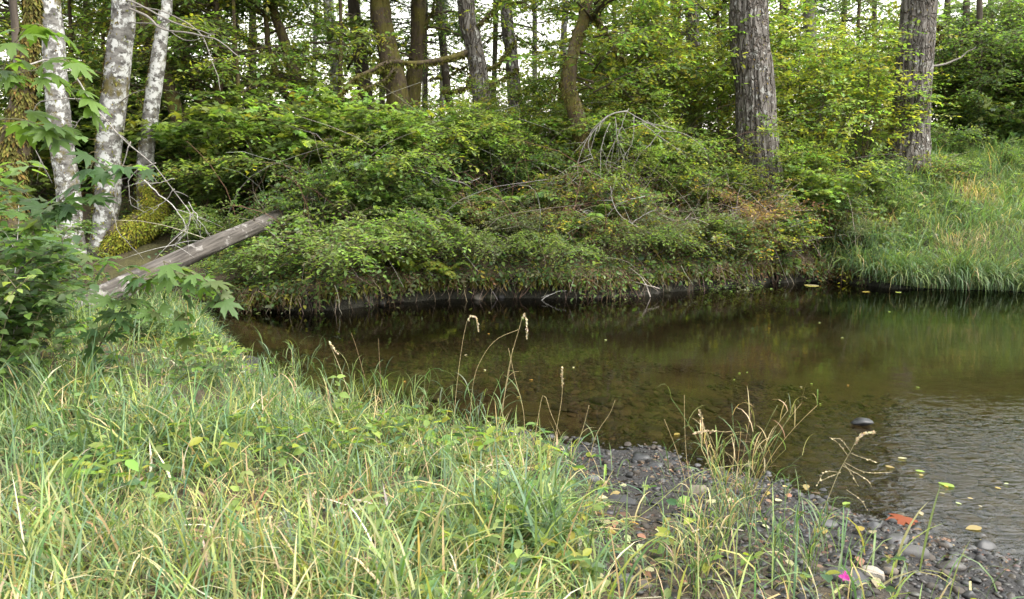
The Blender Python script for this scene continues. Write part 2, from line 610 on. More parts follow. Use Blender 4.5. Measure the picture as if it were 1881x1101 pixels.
M = {
    'leaf': mat_leaf("leaf"),
    'grass': mat_leaf("grass_blade", .30, .5, .3),
    'moss': mat_attr("moss", .95, .05, .5, 40),
    'twig': mat_attr("twig_bark", .85, .2, .2, 50),
    'litter': mat_attr("dry_leaf", .8, .15),
    'alder': mat_bark("pale_alder_bark", (.20, .19, .175), (.05, .045, .04), (.44, .44, .42), moss=.40, moss_col=(.105, .088, .03), stretch=(1, 1, 1.8), scale=7, patch=2.0, pale_amt=.46, bump=.5, dist=.02),
    'fir': mat_bark("furrowed_fir_bark", (.185, .168, .15), (.07, .06, .05), (.33, .325, .30), moss=.13, moss_col=(.12, .085, .03), stretch=(1, 1, .28), scale=13, patch=2.2, pale_amt=.22, bump=.9, dist=.03, cracks=True),
    'mossy': mat_bark("moss_covered_bark", (.10, .075, .05), (.045, .033, .022), (.17, .14, .09), moss=.62, moss_col=(.115, .10, .026), scale=12, patch=1.8, pale_amt=.05, bump=.8, dist=.04),
    'dark': mat_bark("dark_brown_bark", (.10, .08, .062), (.045, .036, .028), (.2, .19, .17), moss=.25, moss_col=MOSS_B, scale=10, patch=2.0, pale_amt=.1, bump=.6),
    'grey': mat_bark("grey_bark", (.20, .185, .17), (.10, .09, .08), (.36, .355, .34), moss=.14, moss_col=MOSS_B, scale=10, patch=2.5, pale_amt=.3, bump=.4),
    'log': mat_bark("weathered_log", (.105, .092, .08), (.026, .022, .018), (.20, .185, .17), moss=.16, moss_col=MOSS_B, stretch=(.07, 1, 1), scale=16, patch=1.2, pale_amt=.25, bump=.9, dist=.02),
    'stone': mat_stone("dry_stone"),
    'wet': mat_stone("wet_stone", True),
    'ground': mat_ground(),
    'water': mat_water(),
}

# ------------------------------------------------------------------ the ground and the water
def build_ground():
    xs = np.concatenate([np.linspace(-90, -16, 24), np.linspace(-15.5, 16, 300), np.linspace(16.5, 90, 24)])
    rows = []
    for d in np.concatenate([np.linspace(90, 9, 14), np.linspace(8.6, .02, 76)]):
        rows.append(('n', d))
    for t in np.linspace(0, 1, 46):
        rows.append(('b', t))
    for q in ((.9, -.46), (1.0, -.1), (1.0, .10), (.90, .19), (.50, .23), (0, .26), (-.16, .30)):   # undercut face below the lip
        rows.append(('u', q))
    for e in np.concatenate([np.linspace(0.03, 8, 62), np.linspace(8.6, 150, 26)]):
        rows.append(('f', e))
    n, f = near_y(xs), far_y(xs)
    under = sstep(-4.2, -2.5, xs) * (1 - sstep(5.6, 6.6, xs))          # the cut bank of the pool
    V, C = [], []
    silt, gravel, soil, bank = np.array((.098, .082, .050)), np.array((.028, .026, .025)), np.array((.075, .056, .035)), np.array((.062, .045, .026))
    for kind, v in rows:
        if kind == 'n':
            y = n - v
            z = ground_z(xs, y)
            g = sstep(-.9, .4, xs) * (1 - sstep(.7, 1.9, np.full_like(xs, v) - .35 * xs))
            g = np.maximum(g, (1 - sstep(.15, .5, np.full_like(xs, v))))
            c = soil * (1 - g[:, None]) + gravel * g[:, None]
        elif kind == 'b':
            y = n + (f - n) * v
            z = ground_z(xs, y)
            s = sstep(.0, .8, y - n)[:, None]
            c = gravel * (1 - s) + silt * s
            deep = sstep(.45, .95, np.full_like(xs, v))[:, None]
            c = c * (1 - deep) + np.array((.032, .030, .020)) * deep  # bed painted darker towards the far bank, for light lost in deep water
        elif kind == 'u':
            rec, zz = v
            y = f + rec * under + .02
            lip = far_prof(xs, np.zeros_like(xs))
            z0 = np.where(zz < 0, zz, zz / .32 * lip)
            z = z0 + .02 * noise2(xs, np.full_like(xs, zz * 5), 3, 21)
            c = np.broadcast_to(np.array((.035, .027, .018)), (len(xs), 3))        # wet clay, coloured darker to deepen the shade of the undercut
        else:
            z = ground_z(xs, f + v)
            y = f + v - .19 * under * np.exp(-v / .25)
            mo = sstep(-.1, .5, noise2(xs, y, 1.1, 31, 3))[:, None]
            c = bank * (1 - .6 * mo) + np.array((.085, .085, .022)) * .6 * mo
            h = sstep(9, 14, np.full_like(xs, v))[:, None]
            c = c * (1 - h) + np.array((.05, .055, .02)) * h
        V.append(np.stack([xs, y, z], 1))
        C.append(np.broadcast_to(c, (len(xs), 3)))
    V, C = np.array(V), np.array(C)
    r, k = V.shape[:2]
    i, j = np.meshgrid(np.arange(r - 1), np.arange(k - 1), indexing='ij')
    a = i * k + j
    F = np.stack([a, a + 1, a + k + 1, a + k], -1).reshape(-1, 4)
    b = Buf()
    b.add(V.reshape(-1, 3), [F], C.reshape(-1, 3))
    tag(link("ground", b.mesh("ground", M['ground'])), kind='structure')


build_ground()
b = Buf()
gx, gy = np.meshgrid(np.linspace(-90, 90, 90), np.linspace(-45, 40, 60))
idx = np.arange(60 * 90).reshape(60, 90)
b.add(np.stack([gx, gy, 0 * gx], -1).reshape(-1, 3), [np.stack([idx[:-1, :-1], idx[:-1, 1:], idx[1:, 1:], idx[1:, :-1]], -1).reshape(-1, 4)])
tag(link("creek_water", b.mesh("creek_water", M['water'])), kind='structure')


# ------------------------------------------------------------------ plants: generic growth
UP = np.array([0, 0, 1.0])


def sprays(r, P0, D0, L, m, leaf, buf, kind, pal, w=None, droop=.25, flat=.35, size_j=.25, twig=None, twig_r=.003, twig_col=(.12, .09, .06), pair=True):
    """twigs from P0 along D0 (T,3), length L (T), m leaves each, laid out flat to both sides"""
    T = len(P0)
    t = np.linspace(.12, 1, m)[None, :, None]
    D0 = unit(D0)
    L_ = L[:, None, None]
    P = P0[:, None] + D0[:, None] * t * L_ - UP * (droop * L_ * t ** 2)
    if twig is not None:
        q = np.linspace(0, 1, 4)[None, :, None]
        Q = P0[:, None] + D0[:, None] * q * L_ - UP * (droop * L_ * q ** 2)
        tubes(twig, Q, np.broadcast_to(twig_r * np.array([1, .8, .6, .35]), (T, 4)), 3, twig_col, cap=False)
    side = unit(np.cross(D0, UP + .2 * r.standard_normal((T, 3))))
    sg = np.where(np.arange(m) % 2 == 0, 1.0, -1.0)[None, :, None]
    sg = np.where(np.arange(m)[None, :, None] == m - 1, 0.0, sg)
    D = D0[:, None] * .55 + side[:, None] * sg * .8 + .28 * r.standard_normal((T, m, 3)) - UP * .12
    Nn = UP + flat * r.standard_normal((T, m, 3))
    Pj = P + .015 * r.standard_normal((T, m, 3))
    tc = tints(T, pal, w, .16, r)
    col = np.clip(tc[:, None] * (1 + .14 * r.standard_normal((T, m, 1))), .004, .9).reshape(-1, 3)
    sz = leaf * (1 + size_j * r.standard_normal(T * m)).clip(.45, 1.6)
    leaves(buf, kind, Pj, D, Nn, sz, col)


def shrub_mesh(seed, h, rad, stems, twigs, m, leaf, kind, pal, w=None, arch=.5, twig_len=.4, droop=.25, flat=.35, stem_r=.012, stem_col=(.11, .085, .055), low=.15, bare=0):
    """a bush: arching stems, side twigs, leaves in flat sprays. Returns {part: mesh}"""
    r = np.random.default_rng(seed)
    fb, sb = Buf(), Buf()
    az = r.uniform(0, 2 * PI, stems)
    reach = rad * np.sqrt(r.uniform(.05, 1, stems))
    hh = h * (1 - .45 * (reach / rad) ** 2) * r.uniform(.65, 1.05, stems)
    q = np.linspace(0, 1, 9)[None, :, None]
    out = np.stack([np.cos(az), np.sin(az), 0 * az], 1)[:, None]
    S = out * (reach[:, None, None] * (q ** 1.3)) + UP * (hh[:, None, None] * (q * (1 + arch) - arch * q ** 2.6))
    S = S + np.cumsum(.018 * h * r.standard_normal((stems, 9, 3)), 1) * q
    S = S + np.array([1, 0, 0]) * r.uniform(-.12, .12, (stems, 1, 1)) * rad + np.array([0, 1, 0]) * r.uniform(-.12, .12, (stems, 1, 1)) * rad
    S[:, 0, 2] = -.08
    tubes(sb, S, stem_r * np.linspace(1, .25, 9)[None] * r.uniform(.6, 1.2, (stems, 1)), 5, tints(stems, [stem_col], jit=.2, r=r))
    si = r.integers(0, stems, twigs)
    tt = low + (1 - low) * r.uniform(0, 1, twigs) ** .8
    k = np.clip((tt * 8).astype(int), 0, 7)
    fr = (tt * 8 - k)[:, None]
    P0 = S[si, k] * (1 - fr) + S[si, k + 1] * fr
    a2 = r.uniform(0, 2 * PI, twigs)
    D0 = np.stack([np.cos(a2), np.sin(a2), r.normal(.15, .25, twigs)], 1) + .7 * unit(P0 * [1, 1, 0] + 1e-3)
    L = twig_len * r.uniform(.5, 1.3, twigs)
    sprays(r, P0, D0, L, m, leaf, fb, kind, pal, w, droop, flat, twig=sb, twig_col=stem_col)
    if bare:
        a3 = r.uniform(0, 2 * PI, bare)
        Pb = S[r.integers(0, stems, bare), r.integers(2, 9, bare)]
        Db = unit(np.stack([np.cos(a3), np.sin(a3), r.normal(.2, .5, bare)], 1))
        qq = np.linspace(0, 1, 5)[None, :, None]
        Q = Pb[:, None] + Db[:, None] * qq * (twig_len * 1.6) + np.cumsum(.05 * twig_len * r.standard_normal((bare, 5, 3)), 1)
        tubes(sb, Q, np.broadcast_to(.005 * np.linspace(1, .3, 5), (bare, 5)), 3, (.26, .23, .20))
    return {'foliage': fb.mesh("foliage", M['leaf']), 'stems': sb.mesh("stems", M['twig'])}


def put(parts, name, label, cat, loc, rotz, scale, group=None):
    """a plant made of shared meshes: one Empty, its own copies of the part objects"""
    t = thing(name, label, cat, loc, rotz, group, scale)
    for pn, me in parts.items():
        o = link(pn, me, t)
        if pn in ('foliage', 'stems', 'crown'):
            o['kind'] = 'stuff'
    return t


def on_ground(pxx, depth):
    x = px_x(pxx, depth)
    return np.array([x, depth, float(ground_z(x, depth))])


# --- the bush kinds, two meshes of each
SH = {
    'vine': [shrub_mesh(s, 2.1, 1.5, 16, 430, 9, .085, 'small_maple', [G_BRIGHT, G_YEL, G_MID], [5, 1, 3], .55, .55, .22, .3) for s in (1, 2)],
    'vine_dark': [shrub_mesh(s, 2.0, 1.4, 14, 400, 9, .082, 'small_maple', [G_MID, G_DARK, G_BRIGHT], [4, 2, 2], .5, .5, .22, .35) for s in (3, 4)],
    'hazel': [shrub_mesh(s, 3.2, 1.5, 15, 520, 9, .085, 'oval', [G_BRIGHT, G_YEL, G_MID], [3, 3, 3], .45, .55, .18, .35) for s in (5, 6)],
    'leafy': [shrub_mesh(s, 1.4, 1.1, 16, 300, 9, .07, 'oval', [G_MID, G_DARK, G_BLUE, G_BRIGHT], [4, 2, 2, 2], .6, .4, .3, .4) for s in (7, 8)],
    'bramble': [shrub_mesh(s, .95, 1.0, 20, 260, 7, .06, 'oval', [G_MID, G_YEL, YELLOW, BROWN, G_DARK, G_GREY], [5, 3, .5, .7, 2, 2], .9, .35, .35, .5, .007, (.16, .08, .05), bare=26) for s in (9, 10)],
    'brown': [shrub_mesh(s, 1.3, .8, 18, 300, 6, .045, 'blade2', [BROWN, (.22, .15, .06), G_YEL, STRAW], [4, 4, 2, 1], .4, .3, .2, .7, .006, (.20, .13, .08), bare=30) for s in (11, 12)],
    'fine': [shrub_mesh(s, .9, 1.0, 18, 420, 9, .042, 'oval', [G_GREY, G_MID, (.10, .12, .06)], [4, 3, 2], .7, .32, .3, .4, .006, bare=10) for s in (13, 14)],
    'drape': [shrub_mesh(s, 1.15, 1.8, 12, 330, 10, .072, 'oval', [G_MID, G_BRIGHT, G_GREY], [4, 4, 2], 1.8, .6, .5, .25, .009, low=.3) for s in (15, 16)],
    'spray': [shrub_mesh(s, 1.9, 2.1, 10, 300, 10, .085, 'oval', [G_BRIGHT, G_MID, G_YEL], [5, 3, 1], .8, .75, .3, .2, .012, low=.35) for s in (25, 26)],
}


SH['thicket'] = [shrub_mesh(s, 1.15, .75, 16, 240, 8, .075, 'toothed', [(.08, .128, .046), (.065, .105, .04), (.105, .155, .05)], [4, 3, 2], .6, .3, .3, .35, .007, (.10, .09, .06), bare=8) for s in (17, 18)]


SH['far_thicket'] = [shrub_mesh(s, 2.0, 1.4, 18, 900, 10, .052, 'oval', [G_MID, G_DARK, G_BRIGHT], [4, 3, 2], .5, .5, .3, .4) for s in (27, 28)]


def fern_meshes(seed, L=.8, n=13, pal=(G_MID, G_DARK, G_BRIGHT)):
    r = np.random.default_rng(seed)
    out = []
    for k in range(5):                                                   # five frond meshes, shared
        b = Buf()
        q = np.linspace(0, 1, 22)
        rise = r.uniform(.35, .75)
        X = L * (q * .95)
        Z = L * (rise * np.sin(q * PI * .75) - .35 * q ** 2)
        P = np.stack([X, 0 * X, Z], 1)
        tubes(b, P, .004 * np.linspace(1, .3, 22), 3, (.10, .09, .035))
        w = np.sin(np.clip(q * 1.05 + .12, 0, 1) * PI) ** .7 * L * .17 + .01
        tn = unit(np.gradient(P, axis=0))
        c = tints(22, pal, jit=.1, r=r)
        for sg in (1, -1):
            D = np.stack([.35 + 0 * q, sg + 0 * q, -.25 + 0 * q], 1) + .05 * r.standard_normal((22, 3))
            leaves(b, 'blade2', P[1:], D[1:], UP + .1 * r.standard_normal((21, 3)), w[1:] * 1.05, c[1:])
        out.append(b.mesh("frond", M['leaf']))
    return out


FERN_DARK = fern_meshes(41)
FERN_LADY = fern_meshes(42, .75, 11, (G_YEL, G_BRIGHT))


def fern(meshes, label, loc, scale, n, group=None, face=None):
    t = thing("fern", label, "fern", loc, 0, group)
    for k in range(n):
        o = link("frond", meshes[k % len(meshes)], t)
        a = 2 * PI * k / n + random.uniform(-.25, .25)
        if face is not None:
            a = face + (k / (n - 1) - .5) * 3.6 + random.uniform(-.15, .15)
        o.rotation_euler = (random.uniform(-.15, .15), random.uniform(-.35, .25), a)
        o.scale = (scale * random.uniform(.75, 1.15),) * 3
    return t


LANDMARK = [(110, "leftmost alder"), (215, "middle alder"), (285, "slender alder"), (345, "leaning trunk"), (405, "slim mossy trunk"), (540, "forked maple"), (665, "dark fir"), (720, "stout mossy trunk"),
            (875, "moss-sleeved fir"), (935, "slim grey fir"), (1060, "crooked maple"), (1272, "half hidden trunk"), (1388, "thick fir"), (1680, "large right fir")]
alike = {}


def place_label(items, start, words):
    """items: (photo px, object); tells look-alikes apart by what they stand between"""
    by = {}
    for p, o in items:
        l = [n for q, n in LANDMARK if q <= p]
        r = [n for q, n in LANDMARK if q > p]
        w = f"between {l[-1]} and {r[0]}" if l and r else (f"right of {l[-1]}" if l else f"left of {r[0]}")
        by.setdefault(w, []).append((p, o))
    for w, g in by.items():
        g.sort(key=lambda v: v[0])
        for i, (p, o) in enumerate(g):
            o_ = "" if len(g) == 1 else ", " + (["left one", "right one"] if len(g) == 2 else ["leftmost", "second from left", "third from left", "fourth from left", "fifth from left", "sixth from left"])[i]
            o['label'] = f"{start} {words} {w}{o_}"


# ------------------------------------------------------------------ trees
def crown_leafy(seed, z0, z1, rad, nb, tw, m, leaf, pal, w=None, kind='blade2'):
    """branches and leaf sprays between heights z0 and z1 around a trunk at the origin"""
    r = np.random.default_rng(seed)
    fb, bb = Buf(), Buf()
    a = r.uniform(0, 2 * PI, nb)
    zb = r.uniform(z0, z1 - .5, nb)
    L = rad * r.uniform(.5, 1.1, nb) * (1 - .5 * ((zb - z0) / (z1 - z0)) ** 2)
    q = np.linspace(0, 1, 7)[None, :, None]
    D = np.stack([np.cos(a), np.sin(a), r.uniform(.1, .6, nb)], 1)
    B = UP * zb[:, None, None] + D[:, None] * q * L[:, None, None] - UP * (.35 * L[:, None, None] * q ** 2)
    B = B + np.cumsum(.05 * rad * .5 * r.standard_normal((nb, 7, 3)), 1) * q
    tubes(bb, B, .035 * np.linspace(1, .2, 7)[None] * r.uniform(.5, 1.1, (nb, 1)), 5, (.07, .055, .035))
    bi = r.integers(0, nb, tw)
    t = .25 + .75 * r.uniform(0, 1, tw) ** .7
    k = np.clip((t * 6).astype(int), 0, 5)
    fr = (t * 6 - k)[:, None]
    P0 = B[bi, k] * (1 - fr) + B[bi, k + 1] * fr
    a2 = r.uniform(0, 2 * PI, tw)
    D0 = np.stack([np.cos(a2), np.sin(a2), r.normal(-.05, .25, tw)], 1)
    sprays(r, P0, D0, r.uniform(.4, .95, tw), m, leaf, fb, kind, pal, w, .25, .4, twig=bb, twig_r=.004, twig_col=(.08, .065, .045))
    return fb, bb


def crown_conifer(seed, z0, z1, rad, nb, pal):
    r = np.random.default_rng(seed)
    fb, bb = Buf(), Buf()
    a = r.uniform(0, 2 * PI, nb)
    zb = r.uniform(z0, z1, nb)
    L = rad * r.uniform(.6, 1.1, nb) * (1 - .75 * (zb - z0) / (z1 - z0))
    q = np.linspace(0, 1, 8)[None, :, None]
    D = np.stack([np.cos(a), np.sin(a), r.uniform(-.1, .2, nb)], 1)
    B = UP * zb[:, None, None] + D[:, None] * q * L[:, None, None] - UP * (.32 * L[:, None, None] * q ** 1.8)
    tubes(bb, B, .025 * np.linspace(1, .2, 8)[None] * np.ones((nb, 1)), 4, (.06, .05, .035))
    T = nb * 14
    bi = np.repeat(np.arange(nb), 14)
    t = r.uniform(.2, 1, T)
    k = np.clip((t * 7).astype(int), 0, 6)
    fr = (t * 7 - k)[:, None]
    P0 = B[bi, k] * (1 - fr) + B[bi, k + 1] * fr
    side = unit(np.cross(D[bi], UP)) * np.where(r.uniform(size=T) > .5, 1, -1)[:, None]
    D0 = side + .6 * D[bi] - UP * .3 + .15 * r.standard_normal((T, 3))
    sprays(r, P0, D0, r.uniform(.35, .8, T), 12, .13, fb, 'strand', pal, None, .35, .35)
    return fb, bb


CROWN = {}
for i in range(3):
    fb, bb = crown_leafy(60 + i, 3.2, 13.5, 3.4, 30, 900, 9, .115, [G_MID, G_BRIGHT, G_DARK], [4, 3, 2])
    CROWN['leafy%d' % i] = {'crown': fb.mesh("crown", M['leaf']), 'branches': bb.mesh("branches", M['twig'])}
for i in range(2):
    fb, bb = crown_leafy(70 + i, 1.6, 8.5, 2.6, 30, 760, 9, .10, [G_BRIGHT, G_YEL, G_MID], [3, 2, 3])
    CROWN['low%d' % i] = {'crown': fb.mesh("crown", M['leaf']), 'branches': bb.mesh("branches", M['twig'])}
for i in range(3):
    fb, bb = crown_conifer(80 + i, 2.6 + i, 15, 2.6, 62, [(.045, .072, .03), (.06, .085, .035), (.035, .055, .028)])
    CROWN['conifer%d' % i] = {'crown': fb.mesh("crown", M['leaf']), 'branches': bb.mesh("branches", M['twig'])}
for i in range(2):
    fb, bb = crown_conifer(90 + i, 9.5, 21, 3.4, 60, [(.045, .072, .03), (.06, .085, .035)])
    CROWN['high%d' % i] = {'crown': fb.mesh("crown", M['leaf']), 'branches': bb.mesh("branches", M['twig'])}


def furrows(amp, fx, fz):
    def d(P, th):
        z = P[..., 2]
        n = noise3(np.stack([np.cos(th)[None, None] * fx + 0 * z[..., None], np.sin(th)[None, None] * fx + 0 * z[..., None], z[..., None] * fz + 0 * th], -1), 5)
        n2 = noise3(np.stack([np.cos(th)[None, None] * fx * 2.1 + 0 * z[..., None], np.sin(th)[None, None] * fx * 2.1 + 0 * z[..., None], z[..., None] * fz * 3 + 0 * th], -1), 6)
        return 1 + amp * (np.minimum(np.abs(n) * 3.2, 1) - 1) + amp * .35 * n2
    return d


def lumps(amp, s=3.0):
    def d(P, th):
        z = P[..., 2]
        Q = np.stack([np.cos(th)[None, None] * 1.3 + P[..., 0:1], np.sin(th)[None, None] * 1.3 + P[..., 1:2], z[..., None] * s + 0 * th], -1)
        return 1 + amp * fbm(Q, 8, 2)
    return d


def moss_strands(b, P, n, spread, length, pal=(MOSS_G, MOSS_B), hang=1.0, r=rng):
    i = r.integers(0, len(P), n)
    o = r.standard_normal((n, 3)) * spread
    D = -UP * hang + .55 * r.standard_normal((n, 3))
    leaves(b, 'tuft', P[i] + o, D, r.standard_normal((n, 3)), length * r.uniform(.4, 1.2, n), tints(n, pal, jit=.25, r=r))


def tree(name, label, pts, depth, mat, top=15.0, crown=None, disp=None, sides=20, group=None, cat="tree", moss=0, stubs=0, limbs=(), crot=0, cscale=1.0, lean_y=0.0, flare=1.25, rings=None, foot=True, side_moss=0):
    """pts: (px, py, width in photo pixels) from the foot upwards, at one distance"""
    W = [(*px(p[0], p[1], depth), p[2] / FPX * depth / 2) for p in pts]
    x0, z0 = W[0][0], W[0][2]
    gz = float(ground_z(x0, depth))
    if not foot:
        pass
    elif z0 > gz + .05:                                                  # carry the trunk down to the ground
        d = (W[0][0] - W[1][0]) / max(W[1][2] - W[0][2], .2)
        bx = x0 + np.clip(d, -.4, .4) * (z0 - gz)
        gz = float(ground_z(bx, depth))
        W.insert(0, (bx, depth, gz - .12, W[0][3] * flare))
    else:
        W[0] = (x0, depth, gz - .12, W[0][3] * flare)
    base = np.array([W[0][0], depth, gz])
    s = np.array(W[-1][:3]) - np.array(W[-2][:3])
    s = s / max(s[2], .1)
    zt, rt = W[-1][2], W[-1][3]
    for k in (1, 2, 3):                                                  # and up out of the frame
        h = (gz + top - zt) * k / 3
        if h > .3:
            W.append((W[-1][0] + s[0] * h / 3 * .6 ** k, depth, zt + h, rt * (1 - .28 * k)))
    W = np.array(W)
    W[:, 1] += lean_y * (W[:, 2] - gz)
    Q = resample(W, rings or int(np.clip((W[-1, 2] - gz) * 6, 24, 90)))
    wob = .12 * np.interp(Q[:, 2], [gz, gz + 3], [0, 1])
    Q[:, 0] += wob * .5 * noise2(Q[:, 2], Q[:, 2] * 0 + depth, .5, 12)
    t = thing(name, label, cat, base, 0, group)
    b = Buf()
    tubes(b, Q[:, :3], np.maximum(Q[:, 3], .012), sides, None, True, disp)
    part("trunk", b, M[mat], t)
    r = np.random.default_rng(int(abs(pts[0][0]) * 7 + depth * 13))
    mb = Buf()
    if stubs:                                                            # dead mossy side branches
        for k in range(stubs):
            i = int(np.interp(r.uniform(), [0, 1], [np.searchsorted(Q[:, 2], gz + .8), np.searchsorted(Q[:, 2], gz + 7)]))
            i = min(i, len(Q) - 2)
            az = r.uniform(0, 2 * PI)
            L = r.uniform(.5, 2.1)
            q = np.linspace(0, 1, 7)[:, None]
            P = Q[i, :3] + np.array([math.cos(az), math.sin(az) * .7, 0]) * q * L + UP * (q * L * r.uniform(-.1, .35) - .25 * L * q ** 2) + np.cumsum(.03 * r.standard_normal((7, 3)), 0) * q
            bb = Buf()
            tubes(bb, P, .026 * np.linspace(1, .35, 7), 6, None)
            part("branch", bb, M['mossy'], t)
            moss_strands(mb, resample(P, 30), 120, .018, .09, r=r)
    for L in limbs:                                                      # branches seen in the photograph: (points, radius, moss strands)
        dl = L[3] if len(L) > 3 else depth
        P = np.array([px(a, c, depth + (dl - depth) * i / max(len(L[0]) - 1, 1)) for i, (a, c) in enumerate(L[0])])
        P = resample(P, 26)
        P += np.cumsum(.010 * r.standard_normal((26, 3)), 0) * np.linspace(0, 1, 26)[:, None]
        bb = Buf()
        tubes(bb, P, L[1] * np.linspace(1, .3, 26), 7, (.20, .18, .16) if L[2] == 0 else None, disp=lumps(.2, 6))
        part("branch", bb, M['mossy'] if L[2] else M['twig'], t)
        if L[2]:
            moss_strands(mb, resample(P, 80), L[2], .022, .11, r=r)
    if moss:
        sel = Q[(Q[:, 2] < gz + 7)]
        n = int(moss * 1.8)
        i = r.integers(0, len(sel), n)
        th = r.uniform(0, 2 * PI, n)
        O = np.stack([np.cos(th), np.sin(th), 0 * th], 1)
        leaves(mb, 'tuft', sel[i, :3] + O * sel[i, 3:4] * .97 + UP * r.uniform(-.08, .08, (n, 1)), O * .5 - UP + .3 * r.standard_normal((n, 3)), O, r.uniform(.03, .075, n), tints(n, [(.125, .125, .03), (.085, .08, .024), (.12, .09, .026)], jit=.25, r=r))
    if side_moss:                                                        # thick moss down the left side
        sel = resample(Q[Q[:, 2] < gz + 6], 400)
        i = r.integers(0, 400, side_moss * 3)
        i = i[noise2(sel[i, 2], sel[i, 2] * 0, 1.6, 14, 2) > .05][:side_moss]
        th = r.normal(PI * 1.02, .55, len(i))
        O = np.stack([np.cos(th), np.sin(th), 0 * th], 1)
        leaves(mb, 'tuft', sel[i, :3] + O * sel[i, 3:4] * .97, O * .7 - UP * .7 + .4 * r.standard_normal((len(i), 3)), O, r.uniform(.03, .075, len(i)), tints(len(i), [(.13, .125, .03), (.085, .08, .024), (.11, .085, .026)], jit=.25, r=r))
    if mb.n:
        part("moss", mb, M['moss'], t, kind='stuff')
    if crown:
        for pn, me in CROWN[crown].items():
            o = link(pn, me, t)
            o.rotation_euler = (0, 0, crot)
            o.scale = (cscale, cscale, 1)
            k = np.searchsorted(Q[:, 2], gz + 7)
            k = min(k, len(Q) - 1)
            o.location = (Q[k, 0] - base[0], Q[k, 1] - base[1], 0)
            o['kind'] = 'stuff'
    return t


# the alders and the mossy trunk on the left
tree("alder_tree", "pale lichen-blotched alder trunk, leftmost of the three whitish trunks", [(130, 430, 44), (125, 345, 40), (112, 250, 40), (105, 150, 38), (98, 50, 36), (92, 0, 34)], 14.0, 'alder', 14, None, lumps(.06), 24, moss=200, side_moss=700, limbs=[([(102, 180), (150, 150), (190, 135)], .02, 60)])
tree("alder_tree", "whitish alder with moss on its left side, middle of the three pale trunks", [(186, 462, 46), (190, 430, 40), (197, 370, 44), (200, 280, 44), (213, 180, 44), (222, 80, 42), (228, 0, 40)], 14.3, 'alder', 15, None, lumps(.06), 24, moss=300, side_moss=2600, crot=2, limbs=[([(225, 40), (290, 48), (345, 76), (405, 58)], .012, 0, 12.5), ([(232, 10), (300, 20), (362, 52), (392, 118), (404, 160)], .012, 0, 12.5), ([(208, 200), (245, 170), (262, 168)], .012, 0, 13.6), ([(228, 12), (270, 30), (300, 55), (360, 66), (410, 80), (440, 110)], .022, 0, 12), ([(230, 0), (260, 10), (330, 45), (390, 60)], .018, 0, 12)])
t3 = tree("alder_tree", "slender pale alder rising from a thick bright green mossy bent base", [(285, 402, 52), (272, 375, 40), (266, 310, 30), (276, 230, 28), (288, 150, 27), (297, 80, 24), (305, 20, 20), (308, 0, 18)], 14.7, 'alder', 12, None, lumps(.07), 20, flare=1.0, foot=False, side_moss=1200, limbs=[([(275, 240), (252, 170), (240, 160)], .015, 30)])
b = Buf()
P = resample(np.array([px(188, 500, 14.3), px(213, 452, 14.3), px(248, 424, 14.4), px(284, 396, 14.7), px(279, 372, 14.7), px(270, 345, 14.7)]), 30)
tubes(b, P, np.interp(np.linspace(0, 1, 30), [0, .2, .5, .75, 1], [.16, .25, .28, .25, .16]), 18, None, disp=lumps(.22, 4))
part("mossy_base", b, M['mossy'], t3)
mb = Buf()
r_ = np.random.default_rng(77)
i_ = r_.integers(0, 30, 15000)
O_ = unit(r_.standard_normal((15000, 3)) + [0, -.4, .3])
rad_ = np.interp(i_ / 29, [0, .2, .5, .75, 1], [.16, .25, .28, .25, .16])
leaves(mb, 'tuft', P[i_] + O_ * rad_[:, None] * .98, O_ * .6 - UP * .8 + .4 * r_.standard_normal((15000, 3)), O_, r_.uniform(.035, .085, 15000), tints(15000, [(.26, .26, .035), (.15, .16, .025), (.20, .21, .03)], jit=.2, r=r_))
part("moss", mb, M['moss'], t3, kind='stuff')
tree("maple_tree", "thick moss-shaggy trunk at the far left edge behind the dark leaves", [(8, 520, 75), (12, 440, 64), (18, 330, 54), (30, 250, 42), (42, 170, 32), (48, 90, 26), (52, 0, 22)], 7.6, 'mossy', 9, None, lumps(.28), 22, moss=11000)
tree("young_tree", "thin dark upright stem in the upper left corner", [(36, 330, 12), (32, 200, 13), (28, 100, 13), (26, 0, 12)], 9.0, 'dark', 10, None, None, 10)
# mossy trunks behind the left shrubs
tree("maple_tree", "brown leaning trunk bent towards the pale alders from the shrubs", [(366, 330, 30), (345, 260, 28), (320, 190, 25), (285, 80, 23), (262, 0, 21)], 16.3, 'mossy', 13, 'low1', lumps(.1), moss=500, stubs=4)
tree("maple_tree", "dark mossy trunk just right of the brown leaning trunk", [(394, 300, 26), (378, 215, 23), (348, 120, 19), (320, 0, 17)], 17.5, 'mossy', 14, 'leafy0', lumps(.1), moss=400, stubs=5, crot=1)
tree("maple_tree", "slim straight mossy trunk right of the leaning pair", [(406, 310, 19), (402, 200, 17), (402, 90, 15), (398, 0, 13)], 16.9, 'mossy', 13, 'low0', lumps(.1), moss=300, stubs=5, crot=2)
tree("maple_tree", "dark forked mossy maple with drooping branches behind the left bushes", [(556, 205, 28), (541, 130, 22), (520, 60, 18), (505, 0, 15)], 18.0, 'mossy', 13, 'low0', lumps(.12), moss=500, crot=3.5,
     limbs=[([(556, 200), (520, 165), (498, 90), (495, 30), (497, 0)], .11, 350), ([(535, 140), (500, 142), (465, 170), (440, 205)], .045, 380), ([(548, 180), (510, 200), (475, 225), (450, 240)], .06, 380), ([(530, 100), (490, 95), (450, 70)], .035, 260), ([(540, 130), (570, 105), (620, 100), (650, 98)], .035, 300)])
tree("fir_tree", "dark fir left of the stout brown mossy trunk", [(680, 250, 26), (668, 160, 26), (654, 60, 24), (648, 0, 22)], 20.0, 'dark', 18, 'conifer1', furrows(.08, 6, 1.2), 24, stubs=12)
